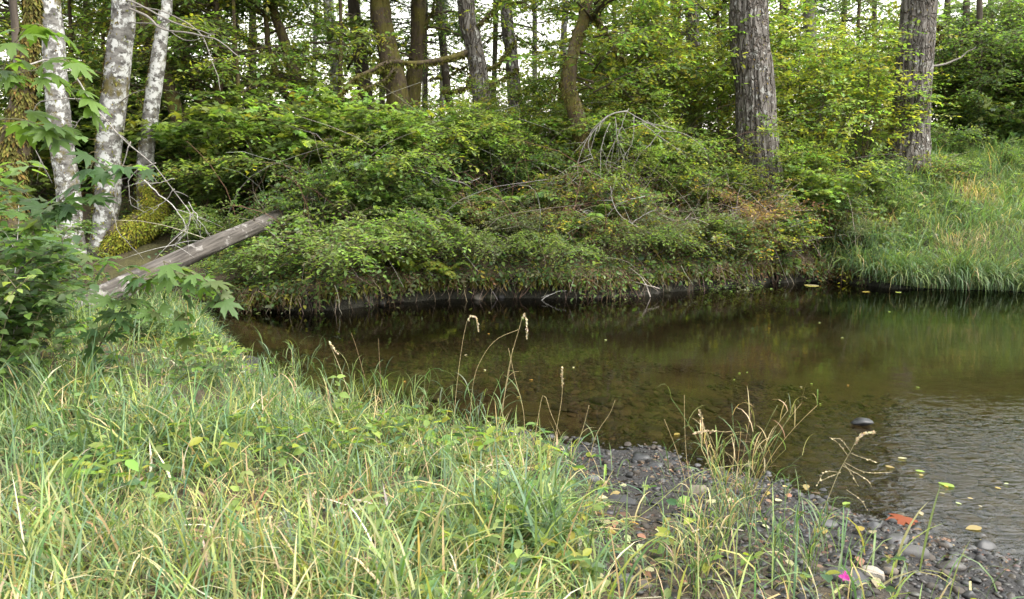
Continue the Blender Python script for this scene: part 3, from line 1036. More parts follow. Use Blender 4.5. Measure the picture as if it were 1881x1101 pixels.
tree("maple_tree", "stout brown mossy trunk in the middle behind the lacy moss branch", [(738, 230, 44), (730, 170, 40), (718, 110, 38), (706, 50, 37), (700, 0, 36)], 18.5, 'mossy', 15, 'leafy2', lumps(.12), 26, moss=1500, crot=1.2)
tree("maple_tree", "brown mossy trunk right beside the stout one", [(752, 205, 32), (760, 140, 28), (766, 70, 27), (768, 0, 27)], 19.6, 'mossy', 15, 'low1', lumps(.12), 24, moss=900, crot=.4, limbs=[([(768, 80), (785, 30), (790, 0)], .07, 200)])
tree("fir_tree", "grey fir with many moss-sleeved dead branches", [(890, 220, 36), (881, 140, 33), (868, 60, 31), (858, 0, 30)], 18.6, 'fir', 20, 'high0', furrows(.09, 7, 1.2), 36, moss=350, stubs=9,
     limbs=[([(862, 95), (820, 108), (770, 117), (720, 116), (690, 130), (655, 150), (620, 190), (600, 215)], .07, 2200, 15.6), ([(690, 128), (720, 130), (700, 152), (660, 170), (632, 215)], .045, 1200, 15.7),
            ([(880, 150), (850, 165), (815, 170)], .04, 260), ([(866, 60), (905, 20), (925, -10)], .045, 200), ([(868, 50), (848, 25), (838, 0)], .035, 160), ([(880, 135), (915, 115), (945, 70)], .04, 300), ([(886, 165), (930, 140), (955, 128)], .04, 300), ([(872, 80), (873, 60), (870, 50)], .05, 100), ([(868, 140), (858, 148), (872, 120)], .03, 100)])
tree("fir_tree", "slim grey fir right of the moss-sleeved fir", [(947, 200, 26), (936, 90, 23), (926, 0, 22)], 20.6, 'fir', 20, 'high1', furrows(.08, 6, 1.2), 30, stubs=9)
tree("young_tree", "narrow dark trunk between the brown pair and the moss-sleeved fir", [(838, 260, 15), (820, 160, 14), (808, 60, 13), (803, 0, 12)], 21.5, 'dark', 14, 'conifer0', None, 12, stubs=8)
tree("maple_tree", "crooked moss-brown maple leaning in an S above the dead branches", [(1074, 285, 32), (1062, 215, 31), (1045, 165, 28), (1048, 120, 24), (1064, 60, 21), (1078, 0, 20)], 16.3, 'mossy', 13, 'low0', lumps(.16), 24, moss=3500, crot=4, limbs=[([(1072, 20), (1100, 40), (1135, 90), (1150, 100)], .04, 500), ([(1056, 120), (1030, 150), (1005, 180)], .02, 60)])
tree("young_tree", "thin pale trunk just left of the crooked mossy maple", [(1033, 240, 12), (1034, 130, 11), (1036, 0, 11)], 23.5, 'grey', 15, 'conifer2', None, 12)
tree("fir_tree", "grey trunk half hidden in green leaves left of the thick furrowed fir", [(1277, 250, 27), (1273, 120, 25), (1268, 0, 23)], 21.5, 'fir', 20, 'high0', furrows(.08, 6, 1.2), 30, stubs=3)
tree("fir_tree", "thick furrowed grey fir standing alone, nearer of the two big trunks", [(1397, 330, 80), (1392, 260, 73), (1387, 150, 69), (1378, 0, 66)], 17.2, 'fir', 22, 'high1', furrows(.10, 4.2, 1.3), 110, moss=350, crot=2, rings=200, flare=1.08)
tree("fir_tree", "large furrowed grey fir at the right beside the grassy slope", [(1664, 292, 84), (1672, 230, 66), (1678, 150, 61), (1690, 0, 59)], 19.0, 'fir', 22, None, furrows(.10, 4.2, 1.3), 110, moss=350, rings=200, flare=1.1,
     limbs=[([(1700, 122), (1725, 120), (1755, 110), (1785, 88)], .03, 0), ([(1706, 50), (1720, 48), (1732, 50)], .035, 160), ([(1704, 75), (1722, 78), (1735, 62)], .03, 100)])
tree("fir_tree", "grey trunk behind the yellow-green bush between the two big firs", [(1492, 160, 22), (1488, 60, 21), (1485, 0, 21)], 25.0, 'grey', 18, 'conifer1', None, 16)
tree("alder_tree", "white slanting alder stem far back in the bright gap", [(634, 235, 14), (616, 140, 13), (604, 50, 12), (598, 0, 11)], 26.0, 'alder', 16, 'low1', None, 12)

# far trees behind: each trunk its own tree
far_spec = [  # px, depth, lean px, width m, material, crown
    (455, 27, 8, .22, 'dark', 'leafy1'), (470, 33, -6, .26, 'grey', 'conifer0'), (575, 34, 5, .20, 'grey', 'conifer2'), (612, 38, -4, .26, 'grey', 'leafy0'),
    (700, 31, 6, .24, 'dark', 'conifer1'), (782, 29, -4, .22, 'dark', 'conifer0'), (812, 36, 3, .24, 'grey', 'conifer2'), (905, 30, 4, .2, 'dark', 'conifer1'),
    (985, 28, -5, .18, 'grey', 'leafy2'), (1100, 34, 4, .22, 'grey', 'conifer0'), (1130, 30, -3, .16, 'grey', 'low0'), (1195, 29, 5, .2, 'dark', 'leafy0'), (1240, 36, -4, .24, 'grey', 'conifer2'),
    (1325, 30, 4, .2, 'dark', 'leafy1'), (1445, 31, -3, .26, 'dark', 'conifer0'), (1545, 29, 4, .2, 'dark', 'conifer1'), (1610, 33, -4, .22, 'dark', 'conifer2'),
    (330, 25, 6, .2, 'mossy', 'low0'), (215, 26, -4, .22, 'dark', 'low1'), (150, 22, 5, .18, 'mossy', 'low0'), (60, 24, -5, .24, 'grey', 'low0'), (-20, 18, 4, .2, 'dark', 'low1'),
    (265, 32, 4, .22, 'grey', 'conifer1'), (400, 38, 4, .22, 'grey', 'conifer1'), (20, 34, 4, .22, 'grey', 'conifer0')]
for i, (p, d, ln, w, mt, cr) in enumerate(far_spec):
    wpx = w / d * FPX
    o = tree("forest_tree", "slim trunk standing back in the woods behind the far bank", [(p, 270, wpx), (p + ln * .5, 140, wpx * .95), (p + ln, 0, wpx * .9)], d, mt, 15, cr, None, 12, group="slim trees back in the woods", crot=i * 1.7, cscale=1.0 + .2 * (i % 3))
    alike.setdefault('far', []).append((p, o))
place_label(alike['far'], "slim trunk", "far back")
right_spec = [(1770, 24, 3, .2, 'dark', 'conifer0'), (1800, 22.5, -4, .16, 'dark', 'low1'), (1845, 25, 3, .22, 'dark', 'conifer2'), (1900, 23, -3, .2, 'dark', 'conifer1'), (1985, 24, 3, .2, 'dark', 'conifer0'), (1735, 28, 4, .22, 'dark', 'conifer1'), (1815, 30, 4, .22, 'dark', 'conifer1')]
for i, (p, d, ln, w, mt, cr) in enumerate(right_spec):
    wpx = w / d * FPX
    gz_ = float(ground_z(px_x(p, d), d))
    o = tree("forest_tree", "dark conifer in the shady thicket above the grassy slope", [(p, 230, wpx), (p + ln * .5, 100, wpx * .95), (p + ln, 0, wpx * .9)], d, mt, 2 + .235 * d - gz_ + (4 if i == 2 else 0), cr, None, 12, group="conifers above the grassy slope", crot=i * 2.1)
    for c in o.children:
        if c.name.startswith(('crown', 'branches')):
            c.scale = (1.0, 1.0, (2 + .235 * d - gz_) / 16)
            c.location.z = -.3
    o['label'] = ["second dark conifer above the grassy slope, right of the large fir", "small leafy tree in the shady thicket above the grassy slope", "dark conifer right in the thicket, above the shrubs on the slope", "dark conifer at the right edge of the thicket", "dark conifer just beyond the right edge of the thicket", "first dark conifer right of the large fir, at the back", "rearmost dark conifer in the thicket above the grassy slope"][i]

for lab, p, d, ln, cr in [("young maple with bright leaves at the top edge left of the dark fir", 622, 17.8, 4, 'low1'), ("young leafy maple left of the forked mossy maple", 445, 16.4, -8, 'low1'),
                      ("young yellow-green maple behind the gap between the middle and slender alders", 262, 17.4, 5, 'low0'), ("young leafy maple behind the leftmost alder", 140, 17.2, -5, 'low1'),
                      ("young leafy maple at the far left behind the shaggy trunk", 30, 16.8, -5, 'low0'), ("young maple with a thin stem left of the half hidden grey trunk", 1165, 20.0, 5, 'low1'), ("young maple with a thin stem right of the half hidden grey trunk", 1325, 20.5, -5, 'low0'), ("young maple behind the crooked mossy maple", 1090, 22.0, 4, 'low0'),
                      ("young maple far back between the slender alder and leaning trunk", 325, 22.0, -4, 'low1'), ("young maple far back by the slim mossy trunk", 425, 23.0, 4, 'low0'), ("young maple far back behind the yellow-green bush", 1440, 24.0, -4, 'low1'), ("young maple far back between the middle and leftmost alders", 180, 22.0, 4, 'low0'),
                      ("young maple far back right of the half hidden grey trunk", 1240, 25.0, 4, 'low0'), ("young maple near the large right-hand fir, far back", 1570, 26.0, 4, 'low1'),]:
    tree("young_maple", lab, [(p, 280, 8), (p + ln, 140, 7), (p + ln * 2, 0, 6)], d, 'mossy', 8.5, cr, None, 10, crot=p * .7)

fb = Buf()                                                              # the far woods, one mass of leaves
n = 85000
x, y = rng.uniform(-34, 32, n), rng.uniform(31, 50, n)
h = rng.gamma(1.7, 2.2, n)
gap = np.exp(-((x / y + .17) / .22) ** 2)
k = (noise2(x, y, .16, 91, 3) + .55 - (.075 + .05 * gap) * h > rng.uniform(-.5, .3, n))
P = np.stack([x, y, ground_z(x, y) + h], 1)[k]
n = len(P)
leaves(fb, 'blade2', P, rng.standard_normal((n, 3)) * [1, 1, .4], UP + .6 * rng.standard_normal((n, 3)), rng.uniform(.14, .34, n), tints(n, [G_MID, G_BRIGHT, G_GREY, G_YEL], [2, 4, 5, 2], .2))  # paler leaf colours stand in for haze and light among far trees
tag(link("distant_woods", fb.mesh("distant_woods", M['leaf'])), "leaf mass of the far woods closing the view", "woods", kind='stuff')

# ------------------------------------------------------------------ bushes on the far bank: kind, px, depth, scale, label
n_used = {}


def bush(kind, p, d, s, label, group=None, dz=0.0, name=None):
    n_used[kind] = n_used.get(kind, 0) + 1
    nm = name or {'vine': 'vine_maple', 'vine_dark': 'vine_maple', 'hazel': 'hazel_bush', 'leafy': 'leafy_shrub', 'bramble': 'bramble', 'brown': 'dry_shrub', 'fine': 'fine_leaved_shrub', 'drape': 'drooping_shrub', 'spray': 'arching_shrub'}[kind]
    cat = {'vine_maple': 'bush', 'hazel_bush': 'bush', 'bramble': 'bramble'}.get(nm, 'shrub')
    loc = on_ground(p, d)
    loc[2] += dz
    rz = random.uniform(0, 2 * PI)
    return put(SH[kind][n_used[kind] % 2], nm, label, cat, loc, rz, (s * random.uniform(.92, 1.08), s * random.uniform(.92, 1.08), s * random.uniform(.92, 1.08)), group)


bush('vine', 455, 16.0, 1.2, "bright green bush above the far end of the fallen log, left part")
bush('vine', 545, 15.2, 1.05, "largest bright green bush, arching over the tip of the fallen log")
bush('vine', 640, 15.5, .82, "light green vine maple below the white slanting alder stem")
bush('vine_dark', 390, 15.2, .95, "green bush at the foot of the slim straight mossy trunk")
bush('vine', 425, 15.7, .8, "yellow-green bush between the mossy alder base and the fallen log")
bush('drape', 590, 12.6, 1.0, "pale green bush drooping to the water beside the fallen log", dz=-.35)
bush('drape', 705, 13.4, 1.05, "dark green bush hanging over the water, right of the pale drooping one", dz=-.2)
bush('drape', 625, 12.8, 1.0, "low bush hanging over the creek's dark left end", dz=-.35)
bush('drape', 450, 12.7, .45, "yellowish low shrub on the bank under the fallen log's upper half")
bush('leafy', 700, 14.3, 1.0, "mid-green shrub above the bright fern at the waterline")
bush('leafy', 770, 15.0, 1.0, "dark-leaved shrub on the bank under the stout mossy trunk")
bush('vine_dark', 730, 16.6, .7, "fan-leaved green bush hiding the foot of the stout mossy trunk")
bush('leafy', 840, 15.8, .95, "dark shrub over the bare brown earth")
bush('hazel', 900, 17.0, .62, "green bush at the foot of the moss-sleeved fir")
bush('hazel', 985, 17.6, .68, "green bush between the slim grey fir and the crooked maple")
bush('leafy', 960, 15.7, .85, "small-leaved shrub behind the dark sword ferns")
bush('fine', 945, 14.4, .85, "pale grey-green shrub low on the bank in front of the ferns")
bush('bramble', 1040, 15.0, 1.0, "yellowing bramble beneath the crooked mossy maple")
bush('bramble', 1130, 14.9, 1.05, "bramble tangled under the grey dead branches")
bush('leafy', 1180, 16.6, 1.0, "green shrub behind the grey dead branches")
bush('hazel', 1130, 18.3, 1.15, "tall light green bush right of the crooked mossy maple")
bush('hazel', 1215, 18.2, 1.25, "tall light green bush in front of the half hidden grey trunk")
bush('hazel', 1310, 18.4, 1.2, "tall light green bush touching the thick fir on its left")
bush('leafy', 1300, 16.5, 1.0, "dark green shrub at the left foot of the thick furrowed fir")
bush('fine', 1265, 15.0, 1.1, "broad pale green shrub over the bank left of the thick fir")
bush('fine', 1180, 14.5, .85, "sparse pale shrub just above the undercut bank")
bush('brown', 1392, 15.9, 1.35, "dry tan-brown shrub in front of the thick furrowed fir")
bush('brown', 1345, 15.9, .7, "smaller dry brown shrub left of the tan-brown one")
bush('hazel', 1490, 18.2, 1.05, "bright yellow-green bush right of the thick furrowed fir")
bush('hazel', 1570, 18.8, 1.1, "yellow-green bush with yellow tips left of the large right-hand fir")
bush('vine', 1510, 16.9, .75, "young maple with broad pale green leaves between the two big firs")
bush('hazel', 1455, 20.0, 1.35, "tall yellow-green bush behind, close to the thick fir")
bush('hazel', 1590, 21.0, 1.3, "tall green bush behind, close to the large right-hand fir")
bush('bramble', 1450, 16.3, 1.1, "green bramble below the young maple between the firs")
bush('bramble', 1380, 15.4, 1.0, "bramble with yellow leaves hanging over the dark undercut")
bush('bramble', 1500, 16.5, 1.0, "bramble with broad yellow leaves at the right end of the undercut bank")
bush('leafy', 1590, 17.3, .8, "leafy shrub where the bank turns to grass")
bush('leafy', 1735, 20.2, .8, "shrub at the right foot of the large right-hand fir")
bush('leafy', 1790, 21.3, 1.1, "dark green shrub under the shady conifers, left one")
bush('leafy', 1850, 21.5, 1.1, "dark green shrub under the shady conifers, right one")
bush('vine_dark', 1900, 21, 1.0, "dark bush at the right edge above the grass")
bush('bramble', 1700, 18.4, .8, "low bramble in front of the large right-hand fir")
bush('vine_dark', 470, 17.2, .85, "dark green bush behind the bright ones, under the forked maple")
bush('vine_dark', 250, 17.3, 1.2, "green bush seen between the pale alders")
bush('vine_dark', 150, 16.6, 1.2, "dark green bush seen left of the middle alder")
bush('leafy', 70, 12.9, .8, "dark shrub at the foot of the leftmost alder")
bush('leafy', 60, 12.6, 1.0, "dark shrub behind the shaggy left trunk")
bush('vine', 45, 15.5, 1.1, "light green bush far left behind the alders")
for p, d, s, lab in [(1745, 22.5, 1.7, "tall dark bush of the thicket, next to the large right-hand fir"), (1800, 24.0, 2.0, "tallest dark bush in the middle of the thicket above the slope"), (1860, 23.0, 1.9, "tall dark bush in the thicket near the right edge"), (1920, 22.5, 1.9, "tall dark bush of the thicket cut by the right edge"), (1770, 27.0, 2.2, "rear dark bush of the thicket, left"), (1850, 27.5, 2.3, "rear dark bush of the thicket, right")]:
    bush('far_thicket', p, d, s, lab, name='tall_bush')
for p, d, k, s, lab in [(690, 13.75, 'vine_dark', .6, "fan-leaved bush at the waterline left of the bright fern"), (780, 14.3, 'vine_dark', .55, "fan-leaved bush on the bank above the small yellow-green fern"), (860, 16.2, 'vine', .7, "light green bush below the moss-sleeved fir, on the bank"), (1045, 16.6, 'vine', .7, "light green bush at the foot of the crooked mossy maple"),
                     (1235, 17.0, 'vine', .7, "light green bush right of the grey branch tangle"), (1420, 15.9, 'leafy', .75, "leafy shrub right below the tan-brown dry shrub"), (1540, 16.6, 'leafy', .8, "leafy shrub at the right end of the undercut, by the grass"), (400, 14.0, 'drape', .6, "low green bush under the middle of the fallen log"), (375, 14.2, 'vine', .4, "small bright bush just right of the mossy alder base")]:
    bush(k, p, d, s, lab)
for p, d, s, lab in [(505, 15.2, .9, "arching bright shrub spreading over the upper part of the fallen log"), (610, 14.2, 1.0, "arching bright shrub with long leafy sprays above the pale drooping bush"), (720, 15.0, .7, "arching shrub with long sprays under the stout mossy trunk"), (820, 16.6, .9, "arching shrub below the moss-sleeved fir, over the sword fern"),
                     (550, 16.6, .75, "arching bright shrub below the forked mossy maple"), (1010, 16.9, .8, "arching shrub left of the crooked mossy maple's foot"), (1150, 17.3, .9, "arching shrub behind the grey branch tangle"), (1300, 17.3, .9, "arching shrub left of the thick fir, behind the dark green one"), (650, 17.8, .5, "arching shrub under the dark fir"), (1530, 17.6, .8, "arching shrub between the two big firs")]:
    bush('spray', p, d, s, lab)
for p, d, s, lab in [(885, 13.9, .6, "low shrub trailing over the lip below the pale grey-green shrub"), (1015, 13.75, .55, "low shrub trailing over the undercut below the yellowing bramble"), (1180, 14.2, .6, "low shrub trailing over the undercut below the grey branch tangle"), (1345, 15.0, .65, "low shrub trailing over the undercut, nearest the thick fir"), (790, 13.75, .5, "low shrub trailing over the lip beside the small yellow-green fern")]:
    bush('drape', p, d, s, lab)
for k, p, d, s, lab in [('hazel', 1000, 16.9, .6, "upright green shrub left of the crooked mossy maple, on the crest"), ('hazel', 1115, 17.1, .65, "upright green shrub on the crest behind the grey branch tangle's left end"), ('hazel', 1215, 17.1, .65, "upright green shrub on the crest right of the grey branch tangle"),
                        ('brown', 1000, 14.6, .6, "dry brown shrub low on the bank beneath the slim grey fir"), ('brown', 1120, 14.4, .6, "dry brown shrub low on the bank under the pale forked twig"), ('brown', 1250, 14.9, .6, "dry brown shrub low on the bank under the half hidden grey trunk"), ('brown', 870, 14.5, .6, "dry brown shrub low on the bank beneath the moss-sleeved fir"),
                        ('leafy', 1640, 16.8, .5, "leafy clump in the slope grass below the large right-hand fir"), ('leafy', 1760, 18.4, .5, "leafy clump in the slope grass right of the large right-hand fir"), ('leafy', 1825, 19.3, .5, "leafy clump high in the slope grass near the right edge"), ('fine', 1590, 15.9, .6, "pale leafy clump where the slope grass meets the undercut bank")]:
    bush(k, p, d, s, lab)
for k, p, d, s, lab in [('hazel', 1345, 16.4, .5, "upright leafy shrub covering the left foot of the thick fir"), ('hazel', 1432, 16.6, .55, "upright leafy shrub covering the right foot of the thick fir"), ('spray', 905, 15.7, .85, "arching shrub over the bank in front of the slim grey fir"),
                        ('spray', 1085, 16.0, .75, "arching shrub just left of the grey branch tangle's foot"), ('spray', 1190, 15.7, .7, "arching shrub spreading below the grey branch tangle"), ('spray', 785, 15.9, .85, "arching shrub above the small dark fern, under the brown mossy pair"), ('vine', 690, 15.2, .85, "bright vine maple left of the dark-leaved shrub on the bank")]:
    bush(k, p, d, s, lab)
# more of the same between them
al = {}
for p, d, k, s in [(500, 16.4, 'vine', .9), (590, 16.7, 'vine_dark', .65), (680, 17.2, 'vine', .5), (430, 18.6, 'vine_dark', 1.1), (350, 17.8, 'vine_dark', 1.1), (280, 18.0, 'vine', 1.0), (200, 18.2, 'vine_dark', 1.1), (100, 18.0, 'vine', 1.1), (10, 18.0, 'vine_dark', 1.2)]:
    al.setdefault(0, []).append((p, bush(k, p, d, s, 'x', "understory bushes on the left")))
for p, d, s in [(840, 19.6, .5), (780, 21, .5), (900, 22, .55), (960, 21, .65), (1030, 20.5, .8), (1085, 22, 1.0), (1160, 22.5, 1.1), (1240, 21.5, 1.0), (1340, 22, 1.1), (1420, 23, 1.1), (1530, 23.5, 1.1), (1620, 22.5, 1.0), (690, 22, .5), (600, 22, .5)]:
    al.setdefault(1, []).append((p, bush('hazel', p, d, s, 'x', "understory bushes behind the bank top")))
for p, d, s in [(1010, 14.3, .7), (1085, 14.2, .7), (1230, 14.7, .8), (1310, 15.1, .9), (1420, 15.9, .8), (905, 14.5, .7), (860, 14.6, .7), (1340, 16.6, .9), (1245, 16.0, .9), (1090, 16.0, .9), (1000, 16.6, .9)]:
    al.setdefault(2, []).append((p, bush('bramble', p, d, s, 'x', "brambles on the bank face")))
for p, d, s in [(600, 14.0, .8), (730, 13.9, .6), (800, 14.4, .6), (520, 13.6, .8)]:
    al.setdefault(3, []).append((p, bush('leafy', p, d, s, 'x', "low shrubs on the steep bank")))
place_label(al[0], "maple bush", "behind the left bushes")
place_label(al[1], "green bush", "behind the bank")
place_label(al[2], "yellow-brown bramble", "low")
place_label(al[3], "low leafy shrub", "on the steep bank")

for p, d, s, lab in [(-130, 5.3, 1.25, "dense dark bush cut by the left edge"), (-30, 6.0, .8, "dark bush at far left under the maple leaves, second from the edge"), (-60, 7.0, 1.0, "dark bush behind the bramble heap at far left"), (60, 7.8, .38, "dark bush before the leftmost alder, left of the log foot"), (-90, 6.4, 1.4, "tall dark bush just outside the left edge"), (250, 7.6, .35, "low dark bush beside the log's lower end"), (150, 11.5, .6, "green bush behind the log's lower end")]:
    bush('thicket', p, d, s, lab, name='dark_bush')
# ferns
for p, d, s, lab in [(940, 14.9, 1.45, "dark sword fern in the middle of the bank, left of its twin"), (1000, 14.9, 1.2, "dark sword fern in the middle of the bank, right of its twin"), (845, 14.9, 1.2, "sword fern hanging over the bare brown earth"), (1085, 14.6, 1.1, "sword fern under the brambles beneath the crooked maple"),
                     (1300, 15.2, 1.2, "sword fern above the broad pale green shrub"), (690, 13.9, 1.0, "small dark fern over the undercut near the bright fern")]:
    fern(FERN_DARK, lab, on_ground(p, d), s, 12)
fern(FERN_LADY, "bright yellow-green fern drooping over the waterline", np.array([px_x(745, 13.25), 13.25, .46]), 1.15, 11, face=-PI / 2)
fern(FERN_LADY, "small yellow-green fern close to the water, right of the bright one", np.array([px_x(815, 13.3), 13.3, .42]), .75, 7, face=-PI / 2)


# ------------------------------------------------------------------ cover on the far bank: what nobody could count
def lip_z(x, y):
    f = far_y(x)
    return np.where(y < f + .02, far_prof(x, np.zeros_like(x)) - .02, ground_z(x, np.maximum(y, f + .02)))


def bank_points(n, x0, x1, e0, e1, r=rng):
    x = r.uniform(x0, x1, n)
    e = e0 + (e1 - e0) * r.uniform(0, 1, n)
    y = far_y(x) + e
    return np.stack([x, y, lip_z(x, y)], 1)


fb = Buf()
P = np.vstack([bank_points(34000, -11, 8, -.12, 8), bank_points(30000, -9, 7.4, -.15, 2.6)])
P[:, 2] += np.abs(rng.normal(0, .13, len(P)))
P = P[noise2(P[:, 0], P[:, 1], 1.7, 43, 2) > -.38]
P = P[~((np.abs(P[:, 0] + 6.8) < .9) & (np.abs(P[:, 1] - 13.8) < 1.1))]
patch = noise2(P[:, 0], P[:, 1], .8, 44, 2)
c = tints(len(P), [G_MID, G_DARK, G_BLUE, G_YEL], [4, 2, 2, 2], .25)
br = (patch > .3) & (rng.uniform(size=len(P)) < .6)
c[br] = tints(int(br.sum()), [BROWN, (.17, .12, .07), G_GREY, STRAW], [3, 3, 3, .6], .3)
leaves(fb, 'oval', P, rng.standard_normal((len(P), 3)) * [1, 1, .35] - [0, .5, .2], UP - np.array([0, .6, 0]) + .5 * rng.standard_normal((len(P), 3)), rng.gamma(5, .0125, len(P)).clip(.03, .13), c)
tag(link("ground_cover", fb.mesh("ground_cover", M['leaf'])), "low leaves and herbs covering the far bank", "ground cover", kind='stuff')

fb, sb = Buf(), Buf()                                                   # leafy trailers hanging over the undercut
n = 720
x = rng.uniform(-8.5, 6.8, n)
x = x[noise2(x, x * 0, 1.1, 57, 2) > -.8]; n = len(x)
L = rng.uniform(.12, .5, n) * (.35 + 1.3 * np.clip(noise2(x, x * 0, 2.3, 58, 2) + .35, 0, 1))
P0 = np.stack([x, far_y(x) - rng.uniform(.02, .25, n), far_prof(x, np.zeros(n)) + rng.uniform(-.02, .15, n)], 1)
sprays(rng, P0, np.stack([rng.normal(0, .5, n), -rng.uniform(.2, 1, n), rng.normal(-.5, .3, n)], 1), L, 7, .06, fb, 'oval', [G_MID, G_DARK, G_YEL, BROWN, G_GREY], [4, 4, .8, .5, 2], .6, .5, .45, twig=sb, twig_r=.004, twig_col=(.16, .10, .06))
t = thing("trailing_vines", "leafy trailers hanging from the lip of the undercut bank", "vines", (0, 13.6, .4))
part("foliage", fb, M['leaf'], t, kind='stuff')
part("stems", sb, M['twig'], t, kind='stuff')
t['kind'] = 'stuff'

tb = Buf()                                                              # rootlets and dead stems hanging in the undercut
n = 900
x = rng.uniform(-5, 6.4, n)
P0 = np.stack([x, far_y(x) - rng.uniform(-.1, .2, n), far_prof(x, np.zeros(n)) + rng.uniform(-.04, .1, n)], 1)
D = np.stack([rng.normal(0, .5, n), -rng.uniform(0, .7, n), -rng.uniform(.4, 1.2, n)], 1) * rng.uniform(.08, .48, n)[:, None]
q = np.linspace(0, 1, 5)[None, :, None]
T = P0[:, None] + D[:, None] * q + np.cumsum(.012 * rng.standard_normal((n, 5, 3)), 1)
T[..., 2] = np.maximum(T[..., 2], -.04)
tubes(tb, T, np.broadcast_to(.0045 * np.linspace(1, .4, 5), (n, 5)) * rng.uniform(.6, 1.8, (n, 1)), 4, tints(n, [(.20, .16, .12), (.11, .075, .05), (.30, .26, .21)], [3, 4, 1], .2), cap=False)
tag(link("hanging_roots", tb.mesh("hanging_roots", M['twig'])), "rootlets and dead stems hanging in the dark undercut", "roots", kind='stuff')

fb = Buf()                                                              # moss hanging from the lip of the undercut bank
x = rng.uniform(-4.5, 6.6, 16000)
e = rng.uniform(-.06, .5, 16000) ** 1.0
y = far_y(x) + e
P = np.stack([x, y - .16 * np.exp(-np.abs(e) / .25), lip_z(x, y) + rng.uniform(-.10, .03, 16000)], 1)
keep = noise2(x, y, 1.3, 52, 2) > -.5
P = P[keep]
leaves(fb, 'strand', P, -UP + .5 * rng.standard_normal(P.shape) - [0, .25, 0], rng.standard_normal(P.shape), rng.uniform(.06, .2, len(P)), tints(len(P), [MOSS_G, MOSS_B, (.12, .085, .035)], [3, 4, 2], .25))
tag(link("bank_moss", fb.mesh("bank_moss", M['moss'])), "moss and rootlets hanging from the undercut lip", "moss", kind='stuff')

tb = Buf()                                                              # dead twigs through the brambles
n = 2600
P = bank_points(n, -4, 6.8, 0, 4)
P[:, 2] += rng.uniform(0, .55, n)
a = rng.uniform(0, 2 * PI, n)
D = np.stack([np.cos(a), .6 * np.sin(a) - .2, rng.normal(.15, .6, n)], 1)
L = rng.uniform(.2, .7, n)
q = np.linspace(0, 1, 5)[None, :, None]
T = P[:, None] + D[:, None] * q * L[:, None, None] - UP * (.4 * L[:, None, None] * q ** 2) + np.cumsum(.015 * rng.standard_normal((n, 5, 3)), 1)
tubes(tb, T, np.broadcast_to(.005 * np.linspace(1, .4, 5), (n, 5)) * rng.uniform(.6, 1.4, (n, 1)), 3, tints(n, [(.24, .20, .16), (.14, .08, .05), (.33, .30, .27)], [3, 4, 2], .2), cap=False)
n = 340
P = bank_points(n, -5, 7.0, .3, 5)
L = rng.uniform(.8, 2.3, n)
D = np.stack([rng.normal(0, .35, n), rng.normal(-.15, .3, n), np.ones(n)], 1)
q = np.linspace(0, 1, 9)[None, :, None]
T = P[:, None] + D[:, None] * q * L[:, None, None] + np.stack([rng.normal(0, .5, n), -rng.uniform(0, .5, n), -rng.uniform(.1, .5, n)], 1)[:, None] * (q ** 2.4) * L[:, None, None] + np.cumsum(.02 * rng.standard_normal((n, 9, 3)), 1)
tubes(tb, T, np.broadcast_to(.006 * np.linspace(1, .35, 9), (n, 9)) * rng.uniform(.6, 1.4, (n, 1)), 4, tints(n, [(.22, .19, .16), (.15, .085, .055), (.30, .27, .24)], [3, 3, 2], .2), cap=False)
tag(link("dead_twigs", tb.mesh("dead_twigs", M['twig'])), "dead twigs and stems tangled over the bank", "twigs", kind='stuff')


# ------------------------------------------------------------------ grass
def blades(buf, P, L, W, az, bend, col, seg=5, up=1.0):
    """curved grass blades: height L, width W, leaning along az, tip bent over by bend"""
    n = len(P)
    t = np.linspace(0, 1, seg + 1)[None, :]
    ang = (.12 + bend[:, None] * t ** 1.3)
    st = L[:, None] / seg
    dz = np.cumsum(np.cos(ang) * st, 1) - np.cos(ang[:, :1]) * st
    dh = np.cumsum(np.sin(ang) * st, 1) - np.sin(ang[:, :1]) * st
    H = np.stack([np.cos(az), np.sin(az), 0 * az], 1)[:, None]
    C = P[:, None] + H * dh[..., None] + UP * (dz * up)[..., None]
    tw = az + PI / 2 + rng.normal(0, .5, n)
    S = np.stack([np.cos(tw), np.sin(tw), 0 * tw], 1)[:, None]
    w = W[:, None] * (np.minimum(1, .55 + 1.2 * t) * (1 - t ** 2.2) ** .8)
    A, B = C[:, :-1] + S * w[:, :-1, None] / 2, C[:, :-1] - S * w[:, :-1, None] / 2
    V = np.concatenate([np.stack([A, B], 2).reshape(n, -1, 3), C[:, -1:]], 1)
    k = V.shape[1]
    off = (np.arange(n) * k)[:, None]
    F4 = [np.concatenate([off + 2 * i, off + 2 * i + 1, off + 2 * i + 3, off + 2 * i + 2], 1) for i in range(seg - 1)]
    F3 = np.concatenate([off + 2 * seg - 2, off + 2 * seg - 1, off + 2 * seg], 1)
    buf.add(V.reshape(-1, 3), F4 + [F3], np.repeat(col, k, 0))


GR = [(.100, .156, .060), (.090, .146, .080), (.152, .198, .066), (.074, .116, .048), STRAW, (.27, .20, .09)]


def grass_density(x, y):
    d = near_y(x) - y
    g = sstep(.05, .8, d) * sstep(1.0, -.6, x) + (1 - sstep(1.0, -.6, x)) * sstep(.9, 2.3, d)          # dense on the left, back from the gravel on the right
    g = np.where((x > .9) & (x < 2.2), np.maximum(g, .55 * sstep(.25, .7, d) * np.exp(-((x - 1.45) / .38) ** 2)), g)
    g = g * (1 - .88 * sstep(.15, .55, x + .25 * noise2(x, y, 2.2, 63, 2)))
    g = g * (1 - .75 * sstep(4.6, 5.6, y) * sstep(-1.7, -2.3, x) * sstep(8.5, 7.2, y))
    return g * (d > 0)


